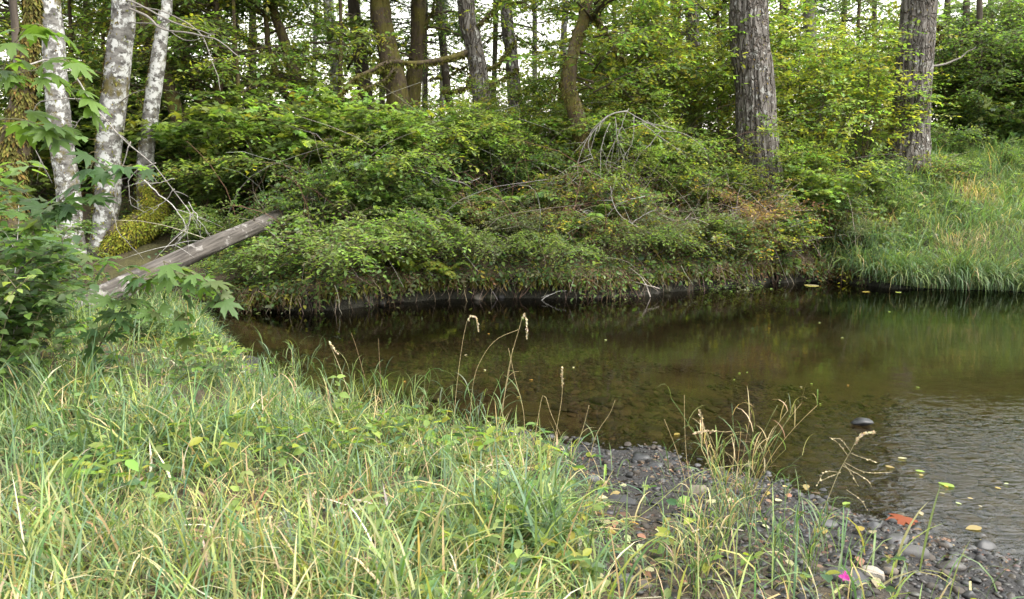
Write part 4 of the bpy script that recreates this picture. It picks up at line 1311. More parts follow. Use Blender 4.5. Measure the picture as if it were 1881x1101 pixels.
def near_points(n, x0=-6.5, x1=3.2, y0=1.6, y1=11.4):
    x, y = rng.uniform(x0, x1, n), rng.uniform(y0, y1, n)
    vis = np.abs(x) < y * .72 + .5
    k = vis & (rng.uniform(size=n) < grass_density(x, y) * (.4 + .6 * sstep(-.35, .25, noise2(x, y, 3.1, 64, 2))))
    x, y = x[k], y[k]
    return np.stack([x, y, ground_z(x, y) - .01], 1)


gb = Buf()
P = near_points(210000)
n = len(P)
clump = noise2(P[:, 0], P[:, 1], 2.4, 61, 2)
dry = sstep(-.2, .55, noise2(P[:, 0], P[:, 1], .75, 62, 2) + .45 * sstep(-1.8, .4, P[:, 0]))
w = rng.uniform(size=n)
c = tints(n, GR[:4], [4, 3, 2.2, 2], .2)
yl = w < .10 + .42 * dry
c[yl] = tints(int(yl.sum()), [GR[2], STRAW, GR[5], (.24, .26, .08), (.5, .44, .30)], [3.5, 1.8, 1.1, 3, .3], .2)
edge = near_y(P[:, 0]) - P[:, 1]
L = rng.uniform(.10, .40, n) * (1 + .75 * clump).clip(.3, 2) * (.55 + .45 * sstep(0, 1.4, edge))
blades(gb, P, L, rng.uniform(.003, .0078, n) * (.7 + .8 * L / .3), rng.uniform(0, 2 * PI, n), rng.gamma(2.6, .66, n).clip(.2, 3.0), c, 5)
tag(link("grass", gb.mesh("grass", M['grass'])), "long green and straw grass on the near bank", "grass", kind='stuff')

gb = Buf()                                                              # the grassy slope across the creek
n = 60000
x = rng.uniform(5.8, 16, n)
e = np.where(rng.uniform(size=n) < .2, rng.uniform(-.1, .35, n), rng.uniform(0, 9, n))
y = far_y(x) + e
k = rng.uniform(size=n) < sstep(5.9, 7.6, x + .18 * e)
x, y = x[k], y[k]
P = np.stack([x, y, lip_z(x, y) - .02], 1)
n = len(P)
c = tints(n, [GR[0], GR[1], GR[2], STRAW, GR[3]], [6, 3, 3, .7, 1.5], .24)
pt = noise2(x, y, .9, 66, 2) > .62
c[pt] = tints(int(pt.sum()), [STRAW, GR[2], GR[5]], [2, 2, 1], .2)
blades(gb, P, np.where(y < far_y(x) + .3, rng.uniform(.25, .85, n) * (1 + .5 * noise2(x, x * 0, 2.5, 69)), rng.uniform(.2, .68, n) * (1 + .4 * noise2(x, y, 1.5, 67))), rng.uniform(.008, .02, n), rng.normal(-PI / 2, 1.1, n), np.where(y < far_y(x) + .3, rng.uniform(.9, 2.9, n), rng.gamma(3.4, .52, n).clip(.3, 2.8)), c, 4)
tag(link("bank_grass", gb.mesh("bank_grass", M['grass'])), "long drooping grass on the slope across the creek", "grass", kind='stuff')

fb = Buf()                                                              # broad herbs among the slope grass
n = 2600
x = rng.uniform(5.8, 16, n)
e = rng.uniform(0, 8, n)
k = (noise2(x, e, .9, 68, 2) > -.1) & (rng.uniform(size=n) < sstep(5.6, 7, x + .2 * e))
x, e = x[k], e[k]
y = far_y(x) + e
P = np.stack([x, y, ground_z(x, y) + rng.uniform(.1, .4, len(x))], 1)
m = 6
a = rng.uniform(0, 2 * PI, (len(P), 1)) + np.arange(m) * 2 * PI / m + rng.normal(0, .3, (len(P), m))
leaves(fb, 'oval', np.repeat(P, m, 0), np.stack([np.cos(a), np.sin(a), rng.normal(-.1, .3, a.shape)], -1), UP - np.array([0, .4, 0]) + .35 * rng.standard_normal((len(P) * m, 3)), rng.uniform(.05, .12, len(P) * m), tints(len(P) * m, [G_BRIGHT, G_MID, G_BLUE, G_GREY], [3, 3, 2, 2], .2))
tag(link("slope_herbs", fb.mesh("slope_herbs", M['leaf'])), "broad-leaved herbs among the grass of the far slope", "herbs", kind='stuff')

fb = Buf()                                                              # herbs in the near grass
P = near_points(19000)
n = len(P)
keep = noise2(P[:, 0], P[:, 1], 1.1, 71, 2) > -.15
P = P[keep]; n = len(P)
P[:, 2] += rng.uniform(.03, .24, n)
m = 5
a = rng.uniform(0, 2 * PI, (n, 1)) + np.arange(m) * 2 * PI / m + rng.normal(0, .3, (n, m))
D = np.stack([np.cos(a), np.sin(a), rng.normal(0, .25, (n, m))], -1)
leaves(fb, 'oval', np.repeat(P, m, 0), D, UP + .35 * rng.standard_normal((n * m, 3)), rng.gamma(4, .0115, n * m).clip(.015, .095), tints(n * m, [G_BRIGHT, G_MID, G_YEL, G_BLUE], [3, 3, 2, 2], .2))
tag(link("low_herbs", fb.mesh("low_herbs", M['leaf'])), "small leafy herbs growing through the near grass", "herbs", kind='stuff')

fb = Buf()                                                              # dry thatch lying under the grass
P = near_points(16000)
n = len(P)
P[:, 2] += rng.uniform(.005, .07, n)
D = rng.standard_normal((n, 3)) * [1, 1, .25]
leaves(fb, 'straw', P, D, UP + .4 * rng.standard_normal((n, 3)), rng.uniform(.08, .26, n), tints(n, [STRAW, (.30, .24, .13), BROWN, (.5, .45, .33)], [4, 3, 2, 1], .2))
tag(link("dry_thatch", fb.mesh("dry_thatch", M['litter'])), "dry straw lying under the near grass", "straw", kind='stuff')


# ------------------------------------------------------------------ the fallen log
A, Bp = px(128, 575, 8.7), px(590, 358, 14.9)
t = thing("fallen_log", "grey weathered log slanting from the left bank across the creek's end", "log", A)
P = resample(np.array([A, A * .66 + Bp * .34 + [0, 0, .02], A * .33 + Bp * .67 + [0, 0, -.02], Bp]), 70)
b = Buf()


def log_disp(P, th):
    s = np.linspace(0, 1, P.shape[1])[None, :, None]
    n = noise3(np.stack([np.cos(th) * 7 + 0 * s, np.sin(th) * 7 + 0 * s, s * 9 + 0 * th], -1), 3)
    return 1 + .09 * n + .05 * noise3(np.stack([np.cos(th) * 15 + 0 * s, np.sin(th) * 15 + 0 * s, s * 6 + 0 * th], -1), 4)


ax = Vector(Bp - A)
q_ = ax.to_track_quat('X', 'Z')
inv = np.array(q_.to_matrix()).T
tubes(b, (P - A) @ inv.T, np.linspace(.135, .10, 70), 44, None, True, log_disp)
o = part("trunk", b, M['log'], t, world=False)
o.rotation_mode = 'QUATERNION'
o.rotation_quaternion = q_
for f_, az, L in ((.62, 1.8, .07),):
    i = int(f_ * 69)
    b = Buf()
    q = np.linspace(0, 1, 4)[:, None]
    tubes(b, P[i] + np.array([.3, -.5 * math.cos(az), 1.0]) * (.12 + q * L), .02 * np.linspace(1, .5, 4), 6, None)
    part("branch_stub", b, M['dark'], t)

# ------------------------------------------------------------------ grey dead branches
def dead_branch(label, polys, depth, r0, name="dead_branch", col=(.36, .34, .32), side=5, seed=1, base=None):
    """polys: photo polylines (px, py) at about one distance; the first is the main stem"""
    r = np.random.default_rng(seed)
    W = [resample(np.array([px(a[0], a[1], depth + (a[2] if len(a) > 2 else 0)) for a in pl]), 18) for pl in polys]
    t = thing(name, label, "branch", W[0][0])
    for k, P in enumerate(W):
        P = P + np.cumsum(.006 * r.standard_normal((18, 3)), 0)
        b = Buf()
        rr = r0 * (1 if k == 0 else .55)
        tubes(b, P, rr * np.linspace(1, .3, 18), 6, col)
        for s in range(side):                                           # side twigs belong to their branch
            i = r.integers(4, 17)
            q = np.linspace(0, 1, 5)[:, None]
            D = unit(P[i] - P[i - 3]) + .9 * r.standard_normal(3)
            L = r.uniform(.08, .26) * min(1, depth / 12 + .25)
            Q = P[i] + D * q * L - UP * (.25 * L * q ** 2)
            tubes(b, Q, rr * .45 * np.linspace(1, .3, 5), 4, col)
        part("branch", b, M['twig'], t)
    return t


dead_branch("tangle of bare grey branches arching over the brambles", [[(1150, 205), (1120, 210), (1095, 232), (1080, 262), (1092, 300)], [(1150, 205), (1190, 225), (1220, 240), (1260, 245), (1298, 275)],
             [(1165, 215), (1160, 262), (1140, 300), (1155, 352)], [(1120, 225), (1105, 270), (1100, 340), (1090, 390)], [(1215, 240), (1170, 290), (1150, 345)], [(1130, 215), (1135, 265), (1150, 300), (1148, 310)],
             [(1240, 238), (1200, 232), (1185, 225)], [(1155, 200), (1135, 245), (1110, 300), (1125, 330)], [(1180, 225), (1230, 262), (1265, 290)], [(1118, 212), (1085, 245), (1062, 300), (1070, 350)]], 15.2, .014, side=6, seed=3, col=(.29, .27, .25))
dead_branch("pale forked twig on the bank below the grey branch tangle", [[(1220, 440), (1170, 418), (1130, 385), (1118, 340)], [(1160, 410), (1195, 390), (1225, 385)], [(1185, 360), (1150, 372), (1120, 398)]], 14.3, .012, seed=4)
dead_branch("thin red-brown cane leaning over the fern bank", [[(1070, 480), (1050, 420), (1062, 360), (1080, 300)], [(1020, 450), (1040, 380), (1060, 320)]], 14.2, .009, col=(.2, .11, .07), seed=5)
dead_branch("long thin bare twig reaching across the bright bushes", [[(640, 292), (720, 300), (790, 320), (850, 338), (880, 330)], [(790, 320), (800, 335), (812, 345)], [(720, 300), (690, 305), (620, 300)]], 14.6, .014, seed=6)
dead_branch("bare leaning sapling over the dark undercut by the ferns", [[(815, 470), (795, 430), (780, 400), (760, 370)], [(795, 430), (760, 425), (730, 432)], [(785, 410), (755, 452), (700, 450)]], 13.7, .014, col=(.16, .13, .10), seed=7)
dead_branch("broken white stick at the waterline under the drooping bush", [[(600, 545), (612, 525), (622, 540), (618, 555)], [(612, 526), (605, 520)]], 12.4, .013, col=(.40, .36, .31), side=1, seed=8)
dead_branch("pale stick poking down into the water from the undercut", [[(1195, 545), (1185, 520), (1175, 505)], [(1210, 530), (1160, 515), (1120, 512)]], 13.6, .012, col=(.38, .33, .29), side=2, seed=9)
dead_branch("curved pale stem dipping into the creek below the pale shrub", [[(995, 552), (1010, 540), (1040, 530)]], 13.3, .008, side=1, seed=10)
dead_branch("long bare grey branch slanting down across the pale alders", [[(40, 125, -.3), (95, 110), (130, 130), (165, 185), (200, 222), (240, 262), (285, 300), (320, 345), (345, 375), (372, 418)], [(240, 262), (222, 300), (205, 350), (203, 400), (215, 430), (250, 470)],
             [(165, 185), (120, 180), (75, 190), (60, 215), (55, 260), (75, 300), (95, 340)], [(285, 300), (240, 315), (232, 340), (235, 365), (262, 385)], [(320, 345), (300, 370), (270, 390)], [(355, 390), (345, 410), (325, 440)], [(200, 222), (165, 215), (140, 235), (125, 270)], [(320, 330), (290, 340), (262, 330)]], 6.9, .0085, side=3, seed=11, col=(.24, .22, .20))
dead_branch("bare twigs hanging over the log from the alders", [[(262, 330), (300, 365), (322, 385), (342, 420), (310, 452)], [(342, 378), (352, 400), (345, 425), (330, 440)], [(345, 370), (365, 400), (384, 432)]], 8.8, .008, side=5, seed=12)
dead_branch("stiff pale bare stems rising through the dark bush at far left", [[(20, 745), (18, 600), (15, 520), (20, 430), (18, 380)], [(40, 730), (30, 660), (14, 620)], [(75, 720), (60, 690), (58, 660)]], 5.9, .008, side=6, seed=13)


# ------------------------------------------------------------------ near left: maple and bramble with leaves one can pick apart
def leaf_mesh(name, kind, col, seed):
    r = np.random.default_rng(seed)
    b = Buf()
    T, F = LEAF[kind]
    V = T.copy()
    V[:, 2] += .05 * r.standard_normal(len(V)) * np.abs(V[:, 1])
    V[:, 2] -= r.uniform(.05, .28) * V[:, 0] ** 2 + r.uniform(-.1, .35) * V[:, 1] ** 2
    b.add(V, F, tints(1, [np.array(col) * 1.3], jit=.08, r=r)[0])
    return b.mesh(name, M['leaf'])


BIG = [leaf_mesh("leaf", 'big_maple', c, i) for i, c in enumerate([(.050, .092, .032), (.062, .105, .034), (.054, .10, .028), (.078, .125, .03), (.045, .08, .03)])]
BIGL = [leaf_mesh("leaf", 'big_maple', c, i + 9) for i, c in enumerate([(.062, .118, .024), (.052, .102, .024), (.076, .134, .03)])]
TOO = [leaf_mesh("leaf", 'toothed', c, i + 20) for i, c in enumerate([(.052, .09, .034), (.062, .10, .036), (.048, .078, .028), (.08, .118, .042), (.115, .16, .04)])]
TOOL = [leaf_mesh("leaf", 'toothed', c, i + 30) for i, c in enumerate([(.15, .21, .06), (.18, .23, .08), (.12, .19, .05), (.20, .24, .07)])]
from mathutils import Matrix


def set_frame(o, P, D, N, s):
    D = Vector(D).normalized()
    S = Vector(N).cross(D).normalized()
    N2 = D.cross(S)
    m = Matrix((D, S, N2)).transposed().to_4x4()
    o.matrix_local = Matrix.Translation(Vector(P)) @ m @ Matrix.Scale(s, 4)


def leafy_branch(name, label, cat, polys, depth, meshes, n, size, stem_r=.006, spread=.08, seed=1, col=(.13, .12, .07), nrm=(0, -.35, 1), tri=False, drop=.0):
    r = np.random.default_rng(seed)
    W = [resample(np.array([px(a[0], a[1], depth + (a[2] if len(a) > 2 else 0)) for a in pl]), 24) for pl in polys]
    base = W[0][0]
    t = thing(name, label, cat, base)
    b = Buf()
    for k, P in enumerate(W):
        tubes(b, P, stem_r * (1 if k == 0 else .7) * np.linspace(1, .35, 24), 5, col)
    Lw = np.array([np.linalg.norm(np.diff(P, axis=0), axis=1).sum() for P in W])
    cnt = np.maximum(1, (n * Lw / Lw.sum()).astype(int))
    for P, c in zip(W, cnt):
        for q in range(c):
            i = int(np.clip(np.interp(q + r.uniform(), [0, c], [3, 24]), 1, 23))
            d = unit(P[i] - P[i - 1])
            az = r.uniform(0, 2 * PI)
            o1 = np.array([math.cos(az), math.sin(az), r.normal(.05, .3)])
            Q = P[i] + unit(o1) * spread * r.uniform(.3, 1.3)
            tubes(b, np.stack([P[i], (P[i] + Q) / 2 + UP * .01, Q]), np.array([.0018, .0014, .001]), 3, (.14, .12, .05), cap=False)
            for z in range(3 if tri else 1):
                D = o1 + .3 * d - UP * (.25 + drop)
                if tri:
                    a2 = az + (z - 1) * 1.15
                    D = np.array([math.cos(a2), math.sin(a2), -.15 + .2 * r.standard_normal()])
                N = np.array(nrm) + .3 * r.standard_normal(3)
                o = link("leaf", meshes[r.integers(len(meshes))], t)
                set_frame(o, Q - base, D, N, size * r.uniform(.65, 1.2))
    part("stem", b, M['twig'], t)
    return t


leafy_branch("maple_sapling", "dark green maple branch with lobed leaves crossing in front of the log", "sapling", [[(170, 660, .2), (215, 580), (265, 520), (310, 500), (350, 510), (400, 550)], [(265, 520), (225, 490), (175, 478)], [(300, 480), (330, 540), (345, 590), (350, 625)], [(350, 500), (385, 520), (415, 560)], [(300, 480), (320, 490), (330, 500)], [(200, 545), (260, 560), (310, 590)]], 5.6, BIG, 72, .125, seed=21)
leafy_branch("maple_branch", "green maple leaves hanging into the upper left corner", "branch", [[(-60, 180, .3), (0, 150), (60, 130), (110, 150), (150, 195)], [(0, 150), (20, 90), (60, 45), (100, 60)], [(60, 130), (100, 110), (130, 115)], [(-10, 220), (40, 220), (90, 235), (140, 245)], [(40, 220), (80, 250), (115, 255)]], 4.6, BIGL, 48, .12, seed=22)
leafy_branch("maple_branch", "dark maple leaves spread across the foot of the pale alders", "branch", [[(60, 430, .3), (110, 370), (160, 330), (200, 305), (262, 310)], [(110, 370), (150, 380), (185, 345)], [(60, 430), (40, 400), (10, 370)], [(160, 330), (170, 300), (190, 260)], [(60, 420), (110, 400), (150, 395)]], 5.2, BIG, 44, .125, seed=23)
leafy_branch("bramble", "dark bramble heap with three-part leaves at the left edge", "bramble", [[(-20, 760), (0, 640), (20, 560), (60, 500), (110, 480)], [(20, 760), (50, 660), (70, 580), (110, 540), (160, 530)], [(60, 760), (90, 680), (120, 620), (160, 590)], [(-40, 640), (-10, 540), (20, 470), (50, 430)], [(0, 720), (20, 680), (60, 650), (110, 640)], [(-40, 700), (-20, 600), (0, 560), (30, 530)], [(0, 500), (40, 460), (80, 470)]], 5.2, TOO, 98, .07, .005, .065, 24, tri=True)
leafy_branch("bramble", "dark bramble canes with leaves under the fallen log's foot", "bramble", [[(60, 720), (110, 650), (150, 620), (210, 615)], [(100, 720), (150, 680), (200, 660), (250, 650)], [(130, 730), (180, 690), (230, 680), (290, 690)], [(90, 640), (60, 560), (50, 520)], [(60, 640), (100, 610), (130, 600), (165, 590)]], 5.9, TOO, 90, .07, .005, .065, 25, tri=True)
leafy_branch("bramble", "low bramble with rounded leaves between the log and the water", "bramble", [[(260, 740), (300, 690), (350, 670), (400, 680)], [(300, 690), (330, 650), (380, 640)], [(230, 740), (260, 700), (300, 715), (340, 735)], [(380, 700), (410, 660), (430, 640)]], 6.4, TOO, 60, .075, .004, .07, 26, tri=True)
leafy_branch("herb_plant", "bright yellow-green leaves lit above the dark bramble heap", "plant", [[(10, 560), (30, 530), (60, 508)], [(30, 530), (10, 505), (0, 500)]], 4.6, TOOL, 12, .07, .004, .05, 27)
leafy_branch("maple_branch", "pale green maple leaves at the mossy foot of the alders", "branch", [[(30, 520), (60, 485), (90, 470), (120, 462)], [(60, 485), (80, 455), (100, 445)]], 8.0, BIGL, 20, .13, seed=28)


# ------------------------------------------------------------------ broad-leaved plants in the near grass
def herb(label, p, py, h, n, size, meshes, seed, name="herb_plant"):
    """a single plant: upright stem, leaves in pairs, each leaf its own part"""
    r = np.random.default_rng(seed)
    y = 3.0
    for _ in range(30):                                                 # where the sight line through the foot meets the ground
        x = px_x(p, y)
        y += .5 * ((px(p, py, y)[2] - float(ground_z(x, y))) / .45)
        y = min(max(y, 1.8), 12)
    base = np.array([px_x(p, y), y, float(ground_z(px_x(p, y), y))])
    t = thing(name, label, "plant", base)
    q = np.linspace(0, 1, 8)[:, None]
    P = base + UP * q * h + np.array([r.normal(0, .2), r.normal(0, .15), 0]) * h * q ** 2
    b = Buf()
    tubes(b, P, .003 * np.linspace(1, .4, 8), 5, (.13, .15, .05))
    part("stem", b, M['twig'], t)
    for k in range(n):
        f = .25 + .75 * (k // 2) / max((n - 1) // 2, 1)
        i = min(int(f * 7), 7)
        az = (k % 2) * PI + (k // 2) * 1.57 + r.normal(0, .3)
        o = link("leaf", meshes[r.integers(len(meshes))], t)
        set_frame(o, P[i] - base, (math.cos(az), math.sin(az), r.normal(.05, .25)), np.array([0, -.3, 1]) + .3 * r.standard_normal(3), size * (1.15 - .5 * f) * r.uniform(.8, 1.15))
    return t


herb("upright plant with paired pale green leaves at the grass edge by the water", 618, 800, .42, 14, .10, TOOL, 31)
herb("broad blue-green leaf cluster in the grass at far left", 95, 930, .22, 12, .12, TOO[3:], 32)
herb("low plant with long pale leaves left in the grass", 250, 960, .20, 12, .10, TOOL, 33)
herb("light green broad-leaved plant at the bottom of the grass, centre", 955, 1085, .20, 12, .09, TOOL, 34)
herb("pale green heart-leaved plant at the bottom beside the gravel", 1090, 1095, .14, 8, .10, TOOL, 35)
herb("small pale green plant among straw in the middle of the grass", 760, 930, .22, 12, .07, TOOL, 36)
herb("low dark-leaved plant in the grass below the bramble", 560, 1090, .16, 12, .06, TOO, 37)
herb("yellow-green leafy plant at the bottom just left of the centre plant", 880, 1050, .22, 12, .085, TOOL, 38)
herb("small plant with rounded leaves below the low bramble", 210, 740, .25, 10, .075, TOOL[:2], 39)
herb("feathery light green weed at the gravel edge in the grass", 1010, 860, .22, 16, .06, TOOL, 40)
herb("leafy weed at the gravel's lower left edge", 1050, 960, .18, 14, .06, TOOL, 41)
for i_, (p_, q_, l_) in enumerate([(60, 1010, "leafy weed at the bottom left corner of the grass"), (170, 870, "leafy weed in the grass below the bramble heap"), (330, 850, "leafy weed in the left grass, under the low bramble"), (400, 980, "leafy weed in the lower left grass, right of the long pale-leaved plant"), (470, 800, "leafy weed in the grass by the pool's left shore"), (690, 1000, "leafy weed in the lower middle grass"), (820, 880, "leafy weed in the grass under the tall straw stalks"), (930, 960, "leafy weed in the grass left of the gravel")]):
    herb(l_, p_, q_, .2 + .02 * (i_ % 4), 14, .065 + .008 * (i_ % 3), TOOL if i_ % 2 else TOO[3:], 60 + i_)
herb("pair of pale leaves on a short stem left of the reed clump", 1245, 1040, .12, 6, .07, TOOL, 42)


# ------------------------------------------------------------------ tall grass stalks
def stalk_parts(label, path, depth, head=True, leaf=2, seed=1, col=STRAW, group=None, head_len=.10, r0=.0022, cat="grass stalk"):
    r = np.random.default_rng(seed)
    W = np.array([px(a, c, depth) for a, c in path])
    g = float(ground_z(W[0][0], depth))
    W = np.vstack([[W[0][0], depth, min(g, W[0][2]) - .02], W]) if W[0][2] > g + .04 else W
    P = resample(W, 24)
    base = P[0].copy()
    t = thing("grass_stalk", label, cat, base, 0, group)
    b = Buf()
    tubes(b, P, r0 * np.linspace(1, .5, 24), 5, col)
    part("stem", b, M['litter'], t)
    if head:
        b = Buf()
        n = 90
        i = np.linspace(24 * .80, 23, n)
        Q = np.stack([np.interp(i, np.arange(24), P[:, k]) for k in range(3)], 1)
        d = unit(P[-1] - P[-4])
        leaves(b, 'oval', Q, d + .35 * r.standard_normal((n, 3)), r.standard_normal((n, 3)), r.uniform(.009, .019, n), tints(n, [(.52, .45, .30), (.42, .33, .19)], jit=.15, r=r))
        part("seed_head", b, M['litter'], t)
    for k in range(leaf):
        b = Buf()
        i = r.integers(3, 14)
        blades(b, P[i:i + 1], np.array([r.uniform(.12, .25)]), np.array([r.uniform(.006, .010)]), np.array([r.choice([0, PI]) + r.normal(0, .5)]), np.array([r.uniform(.8, 1.8)]), tints(1, [GR[0], GR[2], STRAW], r=r), 6)
        part("leaf_blade", b, M['grass'], t)
    return t


stalk_parts("tall straw stalk with a drooping seed head, left of the tallest pair", [(832, 800), (838, 720), (848, 640), (858, 590), (868, 576), (875, 585), (878, 607)], 5.3, seed=1)
stalk_parts("tallest straw stalk, its seed head folded straight down", [(920, 830), (925, 740), (938, 660), (955, 600), (962, 573), (967, 590), (968, 620)], 5.0, seed=2)
stalk_parts("bowed straw stalk arching right towards the tallest stalk", [(862, 800), (870, 700), (890, 650), (915, 622), (952, 606)], 5.1, head=False, seed=3)
stalk_parts("stalk with a short white seed head standing alone at left", [(655, 770), (640, 720), (622, 670), (604, 628), (612, 640), (620, 650)], 5.6, seed=4, col=(.45, .38, .22))
stalk_parts("thin bare upright stem between the white-headed stalk and the water", [(690, 760), (672, 700), (655, 640), (645, 612)], 5.7, False, 1, 5, (.24, .17, .09))
stalk_parts("thin bare stem right of the white-headed stalk", [(705, 770), (700, 720), (697, 660), (695, 622)], 5.7, False, 1, 6, (.24, .17, .09))
stalk_parts("straight straw stem crossing the tallest stalk", [(962, 830), (962, 760), (945, 690), (934, 640)], 4.9, False, 2, 7)
stalk_parts("leaning straw stem in front of the tallest stalk", [(905, 830), (920, 760), (932, 700), (942, 640)], 4.8, False, 2, 8)
stalk_parts("bent tan stem with a kink near the gravel", [(975, 850), (985, 790), (998, 725), (1012, 760), (1030, 800)], 4.7, False, 1, 9)
stalk_parts("tan upright stem with a narrow head right of the kinked one", [(1010, 850), (1022, 790), (1032, 730), (1033, 678)], 4.8, True, 1, 10)
stalk_parts("slender stem beside the right-hand gravel, left of the spiky one", [(1275, 960), (1258, 880), (1240, 820), (1220, 770)], 4.3, False, 1, 11)
stalk_parts("tall thin reddish stem over the gravel's right side", [(1272, 920), (1262, 850), (1258, 790), (1257, 726)], 4.3, False, 1, 12)
stalk_parts("spiky seed stem leaning left beside the reed clump", [(1325, 900), (1310, 850), (1295, 800), (1285, 755)], 4.2, True, 1, 13)
stalk_parts("broken tan stem lying level at the reed clump's left", [(1345, 880), (1348, 800), (1330, 794), (1300, 792), (1278, 796)], 4.15, True, 0, 14)
stalk_parts("straw stem standing among the near grass, left middle", [(555, 830), (545, 770), (540, 700), (535, 640)], 5.6, False, 2, 15)
stalk_parts("long pale fallen stem slanting across the gravel", [(1130, 980), (1200, 930), (1280, 870), (1390, 850)], 3.9, False, 0, 16, (.30, .32, .12))
stalk_parts("pale leaning stem over the gravel spit, left side", [(1080, 860), (1095, 800), (1120, 760), (1130, 735)], 4.9, False, 1, 17)
stalk_parts("short bent straw stem at the gravel spit", [(1050, 850), (1070, 790), (1082, 745)], 4.9, False, 1, 18)
# the open brown panicle at the right
t = stalk_parts("branched brown seed stalk leaning over the shallows at right", [(1490, 985), (1515, 930), (1540, 870), (1562, 830), (1580, 800), (1605, 796)], 3.75, True, 1, 19, (.28, .24, .13))
for k, (pl) in enumerate([[(1562, 830), (1545, 808), (1530, 806)], [(1558, 838), (1540, 815), (1527, 806)], [(1552, 850), (1590, 868), (1635, 868)], [(1548, 856), (1590, 880), (1600, 892)], [(1545, 868), (1515, 868), (1502, 890)], [(1545, 868), (1525, 876), (1510, 882)], [(1562, 832), (1575, 838), (1606, 848)], [(1550, 852), (1565, 872), (1575, 890)], [(1555, 900), (1580, 918), (1592, 935)]]):
    W = resample(np.array([px(a, c, 3.75 + .04 * (k % 3 - 1)) for a, c in pl]), 10)
    b = Buf()
    tubes(b, W, np.full(10, .0011), 4, (.36, .30, .18))
    leaves(b, 'oval', W[3:], unit(W[3:] - W[2:-1]) + .3 * rng.standard_normal((7, 3)), rng.standard_normal((7, 3)), .013, (.44, .36, .22))
    part("seed_branch", b, M['litter'], t)


def reed_clump(label, p, depth, n, h, seed, pal, spread=.12, name="reed_clump"):
    r = np.random.default_rng(seed)
    base = on_ground(p, depth)
    t = thing(name, label, "grass clump", base)
    sb, lb, hb = Buf(), Buf(), Buf()
    for k in range(n):
        a = r.uniform(0, 2 * PI)
        f = base + np.array([math.cos(a), math.sin(a), 0]) * spread * r.uniform(0, 1)
        hh = h * r.uniform(.55, 1.05)
        q = np.linspace(0, 1, 12)[:, None]
        P = f + UP * q * hh + np.array([math.cos(a) * .3 + r.normal(0, .12), math.sin(a) * .3, 0]) * hh * q ** 2
        tubes(sb, P, .0022 * np.linspace(1, .5, 12), 4, tints(1, pal, r=r)[0])
        m = r.integers(4, 8)
        i = r.integers(2, 12, m)
        blades(lb, P[i], r.uniform(.10, .24, m), r.uniform(.005, .009, m), r.uniform(0, 2 * PI, m), r.uniform(.7, 2.0, m), tints(m, pal, r=r), 5)
    part("stems", sb, M['grass'], t, kind='stuff')
    part("foliage", lb, M['grass'], t, kind='stuff')
    return t


reed_clump("tall leafy reed-grass clump at the water's edge on the right", 1375, 4.15, 24, .66, 51, [GR[0], GR[2], STRAW, GR[5]])
reed_clump("smaller grass clump on the gravel below the tall reed clump", 1330, 3.75, 15, .42, 52, [GR[2], GR[0], STRAW], .16)
reed_clump("green grass clump at the bottom right of the gravel", 1470, 3.45, 16, .38, 53, [GR[0], GR[2], GR[1]], .2)
reed_clump("grass tuft at the bottom edge below the gravel spit", 1300, 3.25, 15, .34, 54, [GR[2], GR[0], STRAW], .2)
reed_clump("grass clump leaning over the brown shallows at the bend of the grass", 760, 5.75, 14, .45, 55, [GR[0], GR[2]], .2)
reed_clump("green leafy clump behind the tallest straw stalks", 880, 5.45, 16, .45, 56, [GR[0], GR[2], GR[1]], .2)
reed_clump("tuft of green blades at the grass edge below the white-headed stalk", 640, 6.0, 14, .45, 57, [GR[0], GR[1], GR[2]], .25)
reed_clump("green grass clump at the left corner of the pool", 545, 7.4, 16, .5, 58, [GR[0], GR[1], GR[2]], .3)
reed_clump("drooping blue-green grass clump where bank meets water across the creek", 1625, 15.0, 40, 1.0, 59, [GR[1], GR[0]], .6)
reed_clump("straw-coloured collapsed tussock on the slope across the creek", 1770, 15.2, 40, .6, 60, [STRAW, (.34, .27, .16)], .45)
reed_clump("bright green overhanging clump at the far right waterline", 1850, 14.8, 40, .9, 61, [GR[0], GR[2]], .5)


# ------------------------------------------------------------------ stones
def stone_mesh(name, seed, mat, col, flat=.6):
    r = np.random.default_rng(seed)
    th = np.linspace(0, 2 * PI, 14, endpoint=False)
    ph = np.linspace(-PI / 2, PI / 2, 9)[1:-1]
    V = np.array([(math.cos(p) * math.cos(a), math.cos(p) * math.sin(a), math.sin(p)) for p in ph for a in th] + [(0, 0, -1), (0, 0, 1)])
    V = V / np.maximum(np.abs(V @ np.linalg.qr(r.standard_normal((3, 3)))[0]).max(1), .78)[:, None] * .9
    V *= (1 + .2 * fbm(V * 1.3 + seed, seed, 3))[:, None]
    V *= [1, r.uniform(.62, .9), flat * r.uniform(.7, 1.1)]
    k = 14
    F = [(i * k + j, i * k + (j + 1) % k, (i + 1) * k + (j + 1) % k, (i + 1) * k + j) for i in range(6) for j in range(k)]
    T = [(98, (j + 1) % k, j) for j in range(k)] + [(99, 6 * k + j, 6 * k + (j + 1) % k) for j in range(k)]
    b = Buf()
    b.add(V, [np.array(F), np.array(T)], col)
    return b.mesh(name, M[mat])


DK, BRS, GRS = (.026, .025, .024), (.050, .038, .027), (.08, .073, .066)
PEB = [stone_mesh("pebble", 100 + i, 'stone' if i % 2 else 'wet', [DK, DK, (.05, .047, .044), BRS, DK, (.028, .027, .028)][i % 6], .55) for i in range(12)]
BED = [stone_mesh("creek_stone", 130 + i, 'stone', [(.085, .070, .045), (.065, .055, .040), (.11, .09, .06), (.05, .044, .036)][i % 4], .42) for i in range(8)]


BANK = [stone_mesh("bank_rock", 150 + i, 'stone', [(.045, .038, .028), (.05, .05, .022), (.035, .033, .031), (.055, .042, .03)][i], .8) for i in range(4)]


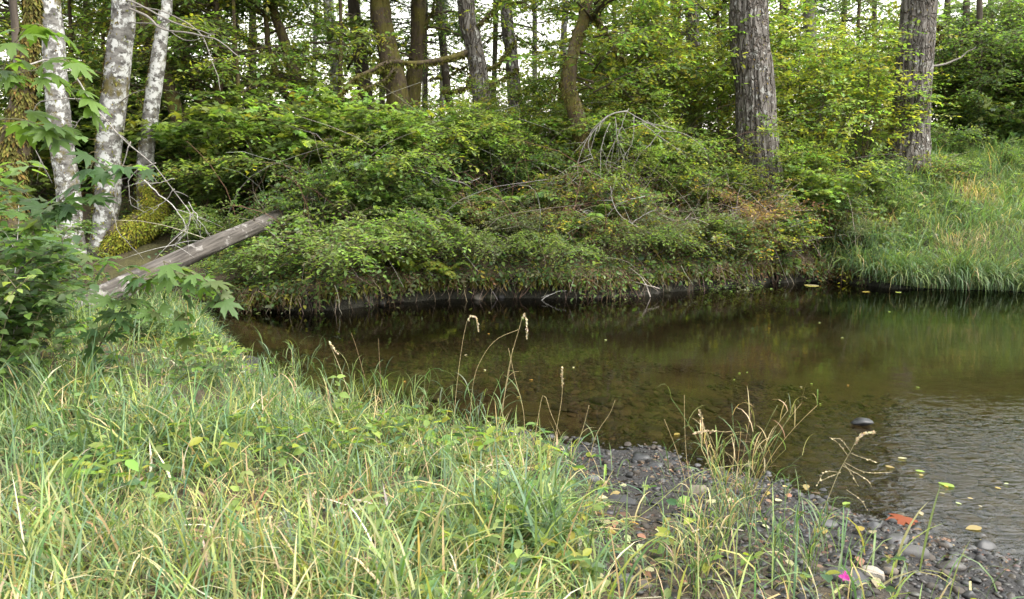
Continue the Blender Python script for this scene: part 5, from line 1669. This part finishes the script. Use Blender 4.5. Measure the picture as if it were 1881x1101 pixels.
def hit(p, py):
    y = 4.0
    for _ in range(40):
        y += .5 * ((px(p, py, y)[2] - float(ground_z(px_x(p, y), y))) / .4)
        y = min(max(y, 1.5), 14)
    x = px_x(p, y)
    return np.array([x, y, float(ground_z(x, y))])


def stone(label, p, py, w, col, mat='stone', flat=.6, name="stone", sink=.35, seed=0, z=None, group=None):
    c = hit(p, py)
    s = w / FPX * c[1] / 2
    me = stone_mesh(name, 200 + seed + int(p), mat, col, flat)
    o = link(name, me)
    o.location = (c[0], c[1], (c[2] if z is None else z) + s * flat * (1 - 2 * sink) * .8)
    o.scale = (s,) * 3
    o.rotation_euler = (random.uniform(-.12, .12), random.uniform(-.12, .12), random.uniform(-.5, .5))
    return tag(o, label, "stone", group)


stone("large smooth grey stone by the shallows at lower right", 1722, 1022, 64, (.10, .093, .088), 'stone', .5)
stone("dark rounded stone left of the large smooth grey stone", 1688, 997, 50, (.06, .057, .055), 'wet', .5)
stone("pale tan-white stone at the bottom right of the gravel", 1647, 1058, 48, (.30, .265, .22), 'stone', .65)
stone("small brown stone beside the pale tan-white stone", 1681, 1052, 26, (.16, .13, .10), 'stone', .7)
stone("big flat dark slate half buried below the pale stone", 1602, 1062, 90, (.055, .053, .055), 'stone', .28)
stone("rounded brown-grey stone left of the reed clump", 1298, 905, 36, (.14, .115, .085), 'stone', .7)
stone("flat charcoal slab in the middle of the gravel spit", 1150, 922, 58, (.05, .049, .052), 'stone', .3)
stone("black wet rock at the tip of the gravel spit", 1186, 848, 36, (.03, .03, .03), 'wet', .7)
stone("long flat dark stone right of the black tip rock", 1216, 858, 36, (.045, .044, .044), 'wet', .45)
stone("pointed grey stone on the left of the gravel spit", 1097, 884, 24, (.10, .10, .105), 'stone', .8)
stone("grey oval stone at the bottom of the gravel, left of its brown neighbour", 1160, 1068, 36, (.095, .092, .092), 'stone', .75)
stone("brown round stone at the bottom of the gravel", 1198, 1078, 30, (.13, .11, .09), 'stone', .75)
stone("dark grey stone above the grey oval one", 1145, 1020, 30, (.07, .068, .066), 'stone', .7)
stone("small tan stone in the gravel by yellow leaves", 1178, 1028, 20, (.15, .13, .11), 'stone', .7)
stone("black rock standing out of the water in the shallows", 1606, 830, 38, (.020, .020, .021), 'wet', .42, z=.010, sink=.2)
stone("dark stone just breaking the water below the reed clump", 1550, 965, 40, (.045, .044, .045), 'wet', .5)
stone("thin dark wedge of stone at the shallow edge", 1640, 968, 30, (.035, .034, .035), 'wet', .45)
stone("dark angular stone at the right edge riffle", 1862, 1010, 46, (.05, .048, .046), 'wet', .55)
stone("brown-black stone in the riffle above the right corner", 1800, 1045, 50, (.06, .052, .047), 'wet', .5)
stone("low dark stone at the far left mud edge of the grass", 650, 800, 60, (.055, .052, .05), 'stone', .35)
stone("grey stone in the mud edge beside the low dark one", 735, 800, 50, (.05, .048, .047), 'wet', .4)
stone("muddy grey stone left end of the gravel near the tallest stalks", 985, 850, 46, (.06, .056, .053), 'stone', .4)


def gravel_ok(x, y):
    d = near_y(x) - y
    return (d > -.5) & (d < 2.8) & (x > -1.6) & (x < 4.5)


for k in range(44):                                                    # wet rocks and clods at the foot of the undercut bank
    x_ = -4.9 + 11.4 * (k + random.uniform(.1, .9)) / 44
    y_ = float(far_y(x_)) + random.uniform(-.12, .35)
    s_ = random.uniform(.05, .17)
    o = link("bank_rock", BANK[k % 4])
    o.location = (x_, y_, random.uniform(-.02, .04))
    o.scale = (s_ * random.uniform(1, 1.7), s_, s_ * random.uniform(.7, 1.1))
    o.rotation_euler = (random.uniform(-.2, .2), random.uniform(-.2, .2), random.uniform(0, 6))
    tag(o, "dark wet rock at the waterline under the far bank", "rock", "rocks under the far bank")
pts = []
for s in (.032, .026, .021):
    for _ in range(120):
        for __ in range(60):
            y_ = random.uniform(2.9, 6.1)
            x_ = random.uniform(.1, 3.2)
            if abs(x_) < y_ * .66 and gravel_ok(x_, y_) and float(grass_density(np.array(x_), np.array(y_))) < .35 and all((x_ - a) ** 2 + (y_ - c) ** 2 > (.75 * (s + e)) ** 2 for a, c, e in pts):
                pts.append((x_, y_, s))
                break
for i, (x_, y_, s) in enumerate(pts[:300]):
    o = link("pebble", PEB[i % 12])
    s *= random.uniform(.75, 1.25)
    o.scale = (s, s, s * random.uniform(.8, 1.2))
    o.location = (x_, y_, float(ground_z(x_, y_)) + s * .18)
    o.rotation_euler = (random.uniform(-.3, .3), random.uniform(-.3, .3), random.uniform(0, 6))
    tag(o, "small dark pebble lying in the gravel of the near shore", "pebble", "pebbles on the near shore")


def stone_field(n, pos, size, cols, name, label, mat):
    """many small stones as one mass: flattened lumps"""
    b = Buf()
    k = 7
    th = np.linspace(0, 2 * PI, k, endpoint=False)
    T = np.array([(math.cos(a) * r_, math.sin(a) * r_, z) for r_, z in ((.85, -.3), (1, .05), (.62, .48)) for a in th] + [(0, 0, .6)])
    F4 = np.array([(i * k + j, i * k + (j + 1) % k, (i + 1) * k + (j + 1) % k, (i + 1) * k + j) for i in range(2) for j in range(k)])
    F3 = np.array([(3 * k, 2 * k + j, 2 * k + (j + 1) % k) for j in range(k)])
    n = len(pos)
    a = rng.uniform(0, 2 * PI, n)
    sx, sy, sz = size, size * rng.uniform(.5, .95, n), size * rng.uniform(.35, .8, n)
    L = T[None] * np.stack([sx, sy, sz], 1)[:, None] * (1 + .16 * rng.standard_normal((n, len(T), 1)))
    ca, sa = np.cos(a)[:, None], np.sin(a)[:, None]
    tilt = rng.normal(0, .35, (n, 1))
    X = L[..., 0] * ca - L[..., 1] * sa
    Y = L[..., 0] * sa + L[..., 1] * ca
    Z = L[..., 2] + X * tilt
    V = pos[:, None] + np.stack([X, Y, Z], -1)
    off = (np.arange(n) * len(T))[:, None, None]
    b.add(V.reshape(-1, 3), [(F4[None] + off).reshape(-1, 4), (F3[None] + off).reshape(-1, 3)], np.repeat(tints(n, cols, jit=.3), len(T), 0))
    tag(link(name, b.mesh(name, M[mat])), label, name.replace('_', ' '), kind='stuff')


x, y = rng.uniform(-2.2, 4.4, 30000), rng.uniform(2.2, 7.6, 30000)
k = gravel_ok(x, y) & (np.abs(x) < y * .7 + .3) & (rng.uniform(size=30000) < 1 - .75 * grass_density(x, y))
x, y = x[k][:14000], y[k][:14000]
stone_field(0, np.stack([x, y, ground_z(x, y)], 1), rng.gamma(3, .0045, len(x)).clip(.005, .035), [DK, (.02, .019, .019), (.036, .032, .029), BRS, (.06, .048, .037)], "gravel", "dark wet gravel along the near shore", 'wet')
fb = Buf()                                                              # leaf scraps and bits of bark on the gravel
x, y = rng.uniform(-.4, 3.4, 9000), rng.uniform(2.6, 6.2, 9000)
k = (near_y(x) - y > .12) & (noise2(x, y, 1.8, 85, 2) > -.1) & (grass_density(x, y) < .7)
x, y = x[k][:1100], y[k][:1100]
n = len(x)
leaves(fb, 'oval', np.stack([x, y, ground_z(x, y) + rng.uniform(.008, .03, n)], 1), rng.standard_normal((n, 3)) * [1, 1, .2], UP + .35 * rng.standard_normal((n, 3)), rng.uniform(.010, .036, n), tints(n, [(.10, .06, .035), (.07, .045, .028), (.16, .11, .065)], [4, 3, 2], .3))
tag(link("leaf_litter", fb.mesh("leaf_litter", M['litter'])), "brown leaf scraps and bark bits lying on the gravel", "leaf litter", kind='stuff')
# stones on the creek bed
bp = []
tries = 0
while len(bp) < 260 and tries < 20000:
    tries += 1
    y_ = random.uniform(4.3, 9.5)
    x_ = random.uniform(-1.8, .66 * y_)
    a_ = y_ - float(near_y(x_))
    s = random.uniform(.04, .11)
    if .15 < a_ < 4.5 and float(far_y(x_)) - y_ > .6 and all((x_ - a) ** 2 + (y_ - c) ** 2 > (.8 * (s + e)) ** 2 for a, c, e in bp) and random.random() < .35 + .65 * (x_ > .5):
        bp.append((x_, y_, s))
for i, (x_, y_, s) in enumerate(bp):
    o = link("creek_stone", BED[i % 8])
    o.scale = (s, s, s * random.uniform(.6, .9))
    gz = float(ground_z(x_, y_))
    o.location = (x_, y_, min(gz + s * .12, -.015 - s * .45))
    o.rotation_euler = (random.uniform(-.1, .1), random.uniform(-.1, .1), random.uniform(0, 6))
    tag(o, "flat brown stone under water on the creek bed", "stone", "stones on the creek bed")
x = rng.uniform(-3, 7, 26000)
y = near_y(x) + rng.uniform(.0, 6.5, 26000)
k = (far_y(x) - y > .5) & (np.abs(x) < .7 * y) & (noise2(x, y, 1.0, 81, 2) > -.45)
x, y = x[k][:15000], y[k][:15000]
stone_field(0, np.stack([x, y, np.minimum(ground_z(x, y), -.03)], 1), rng.gamma(3, .009, len(x)).clip(.012, .07), [(.085, .070, .045), (.065, .055, .038), (.11, .09, .058), (.045, .04, .032)], "bed_gravel", "brown silted gravel on the creek bed under water", 'stone')

# ------------------------------------------------------------------ fallen leaves, the flower, sticks
FL = {
    'yellow': [leaf_mesh("fallen_leaf", 'toothed', c, 60 + i) for i, c in enumerate([(.30, .23, .06), (.27, .24, .09), (.32, .21, .05)])],
    'pale': [leaf_mesh("fallen_leaf", 'toothed', c, 70 + i) for i, c in enumerate([(.36, .32, .19), (.31, .29, .17), (.27, .24, .16)])],
    'brown': [leaf_mesh("fallen_leaf", 'toothed', c, 80 + i) for i, c in enumerate([(.22, .12, .07), (.28, .16, .10), (.16, .09, .06)])],
    'red': [leaf_mesh("fallen_leaf", 'big_maple', (.22, .055, .018), 90)],
    'green': [leaf_mesh("fallen_leaf", 'oval', (.20, .25, .05), 95)],
}


def fallen(label, kind, p, py, w, group=None, water=False):
    c = px(p, py, CAM_Z) if False else hit(p, py)
    if water:
        d = px(p, py, 1.0) - [0, 0, CAM_Z]
        c = np.array([0, 0, CAM_Z]) + d * (CAM_Z - .006) / -d[2]
    s = w / FPX * c[1]
    o = link("fallen_leaf", random.choice(FL[kind]))
    a = random.uniform(0, 2 * PI)
    tl = .06 if water else .3
    set_frame(o, (c[0] - .5 * s * math.cos(a), c[1] - .5 * s * math.sin(a), c[2] + (.002 if water else .03)), (math.cos(a), math.sin(a), random.uniform(-tl, tl) * .5), (random.uniform(-tl, tl), random.uniform(-tl, tl) - (.0 if water else .2), 1), s)
    if water:
        o.scale = (s, s, s * .25)
    return tag(o, label, "leaf", group)


fallen("orange-red maple leaf lying in the shallows", 'red', 1657, 957, 46, water=True)
fallen("rusty brown maple leaf at the waterline below the orange-red one", 'brown', 1728, 990, 38, water=True)
fallen("small orange leaf floating alone near the gravel spit", 'yellow', 1243, 798, 16, water=True)
fallen("yellow leaf floating at the edge of the bright riffle", 'yellow', 1788, 970, 34, water=True)
fallen("yellow-green leaf afloat left of the bright riffle", 'green', 1738, 890, 36, water=True)
fallen("orange-yellow leaf at the lower edge of the riffle", 'yellow', 1810, 995, 24, water=True)
fallen("pale crescent leaf afloat right of the black rock", 'pale', 1658, 842, 18, water=True)
fallen("yellow leaf in the water between the rock and the reed stalk", 'yellow', 1635, 858, 18, water=True)
fallen("round yellow-green leaf under the brown seed stalk", 'green', 1555, 925, 24, water=True)
fallen("pair-mate yellow leaf afloat above the orange-red leaf", 'green', 1690, 866, 18, water=True)
fallen("round yellow-spotted leaf on the gravel by the shallows", 'yellow', 1615, 980, 26)
fallen("large pale leaf curled beside the yellow-spotted one", 'pale', 1640, 985, 26)
fallen("round yellow leaf on the gravel above the oval stone", 'yellow', 1126, 1024, 28)
fallen("pale yellow leaf at the left edge of the gravel spit", 'pale', 1117, 893, 24)
fallen("cream leaf on the gravel beside the tan stone", 'pale', 1190, 1015, 26)
fallen("pale green leaf near the grass tuft at the gravel's bottom", 'green', 1215, 1022, 26)
fallen("cream leaf lying flat right of the brown round stone", 'pale', 1208, 1057, 24)
fallen("brown curled leaf left of the oval stone", 'brown', 1140, 970, 24)
fallen("reddish brown leaf in the middle of the gravel", 'brown', 1155, 955, 22)
fallen("yellow leaf in the middle of the gravel", 'yellow', 1178, 968, 20)
fallen("large pale leaf by the middle gravel, left of the yellow leaf", 'pale', 1120, 968, 28)
fallen("yellow leaf at the lower right of the gravel", 'yellow', 1540, 985, 28)
fallen("cream leaf at the foot of the tall reed clump", 'pale', 1325, 930, 24)
fallen("pale leaf below the right-hand stones near the flower", 'pale', 1655, 1078, 28)
fallen("tan leaf below the pale stone", 'brown', 1620, 1040, 30)
fallen("cream leaf floating under the undercut bank at right", 'pale', 1490, 524, 30, water=True)
fallen("yellow leaf floating under the grass across the creek", 'yellow', 1590, 536, 16, water=True)
fallen("pale leaf floating beside the grass across the creek", 'pale', 1650, 536, 16, water=True)
for k in range(24):
    fallen("small pale or yellow leaf drifting on the dark pool", random.choice(['yellow', 'pale', 'green']), random.uniform(640, 1700), random.uniform(560, 800) ** 1, random.uniform(5, 9), "small leaves afloat on the pool", True)
for k in range(9):
    fallen("yellowish leaf gathered at the riffle in the shallows", random.choice(['yellow', 'green', 'pale']), random.uniform(1690, 1870), random.uniform(850, 960), random.uniform(8, 17), "leaves gathered at the riffle", True)
for k in range(60):
    fallen("dry brown or yellow leaf scattered over the near gravel", random.choice(['brown', 'brown', 'pale', 'yellow']), random.uniform(1090, 1560), random.uniform(900, 1090), random.uniform(10, 22), "dry leaves scattered on the gravel")

c = hit(1592, 1084)
t = thing("pink_flower", "small bright pink flower at the bottom edge of the gravel", "flower", c)
b = Buf()
q = np.linspace(0, 1, 6)[:, None]
tubes(b, c + UP * q * .06, np.full(6, .0015), 4, (.10, .13, .04))
part("stem", b, M['twig'], t)
for k in range(5):
    b = Buf()
    a = k * 2 * PI / 5 + .3
    leaves(b, 'oval', [c + UP * .06], [(math.cos(a), math.sin(a) * .6 - .4, .35 * math.sin(a) + .2)], [(0, -1, .6)], .034, (.48, .05, .34))
    part("petal", b, M['leaf'], t)


def stick(label, pts_, r, col=(.40, .35, .28)):
    P = resample(np.array([hit(*p) + [0, 0, .03] for p in pts_]), 14)
    b = Buf()
    tubes(b, P - P[0], r * np.linspace(1, .5, 14), 6, col)
    o = link("stick", b.mesh("stick", M['twig']), None, tuple(P[0]))
    return tag(o, label, "stick")


stick("pale dry stick lying along the grass edge of the gravel", [(930, 885), (985, 895), (1050, 925)], .009)
stick("thin dark stick sunk at the riffle", [(1765, 850), (1790, 890), (1798, 902)], .006, (.05, .04, .03))
stick("dry twig on the gravel by the brown leaves", [(1280, 990), (1330, 978), (1390, 985)], .005)
stick("bleached stick half sunk below the log", [(300, 540), (330, 552), (395, 550)], .012)
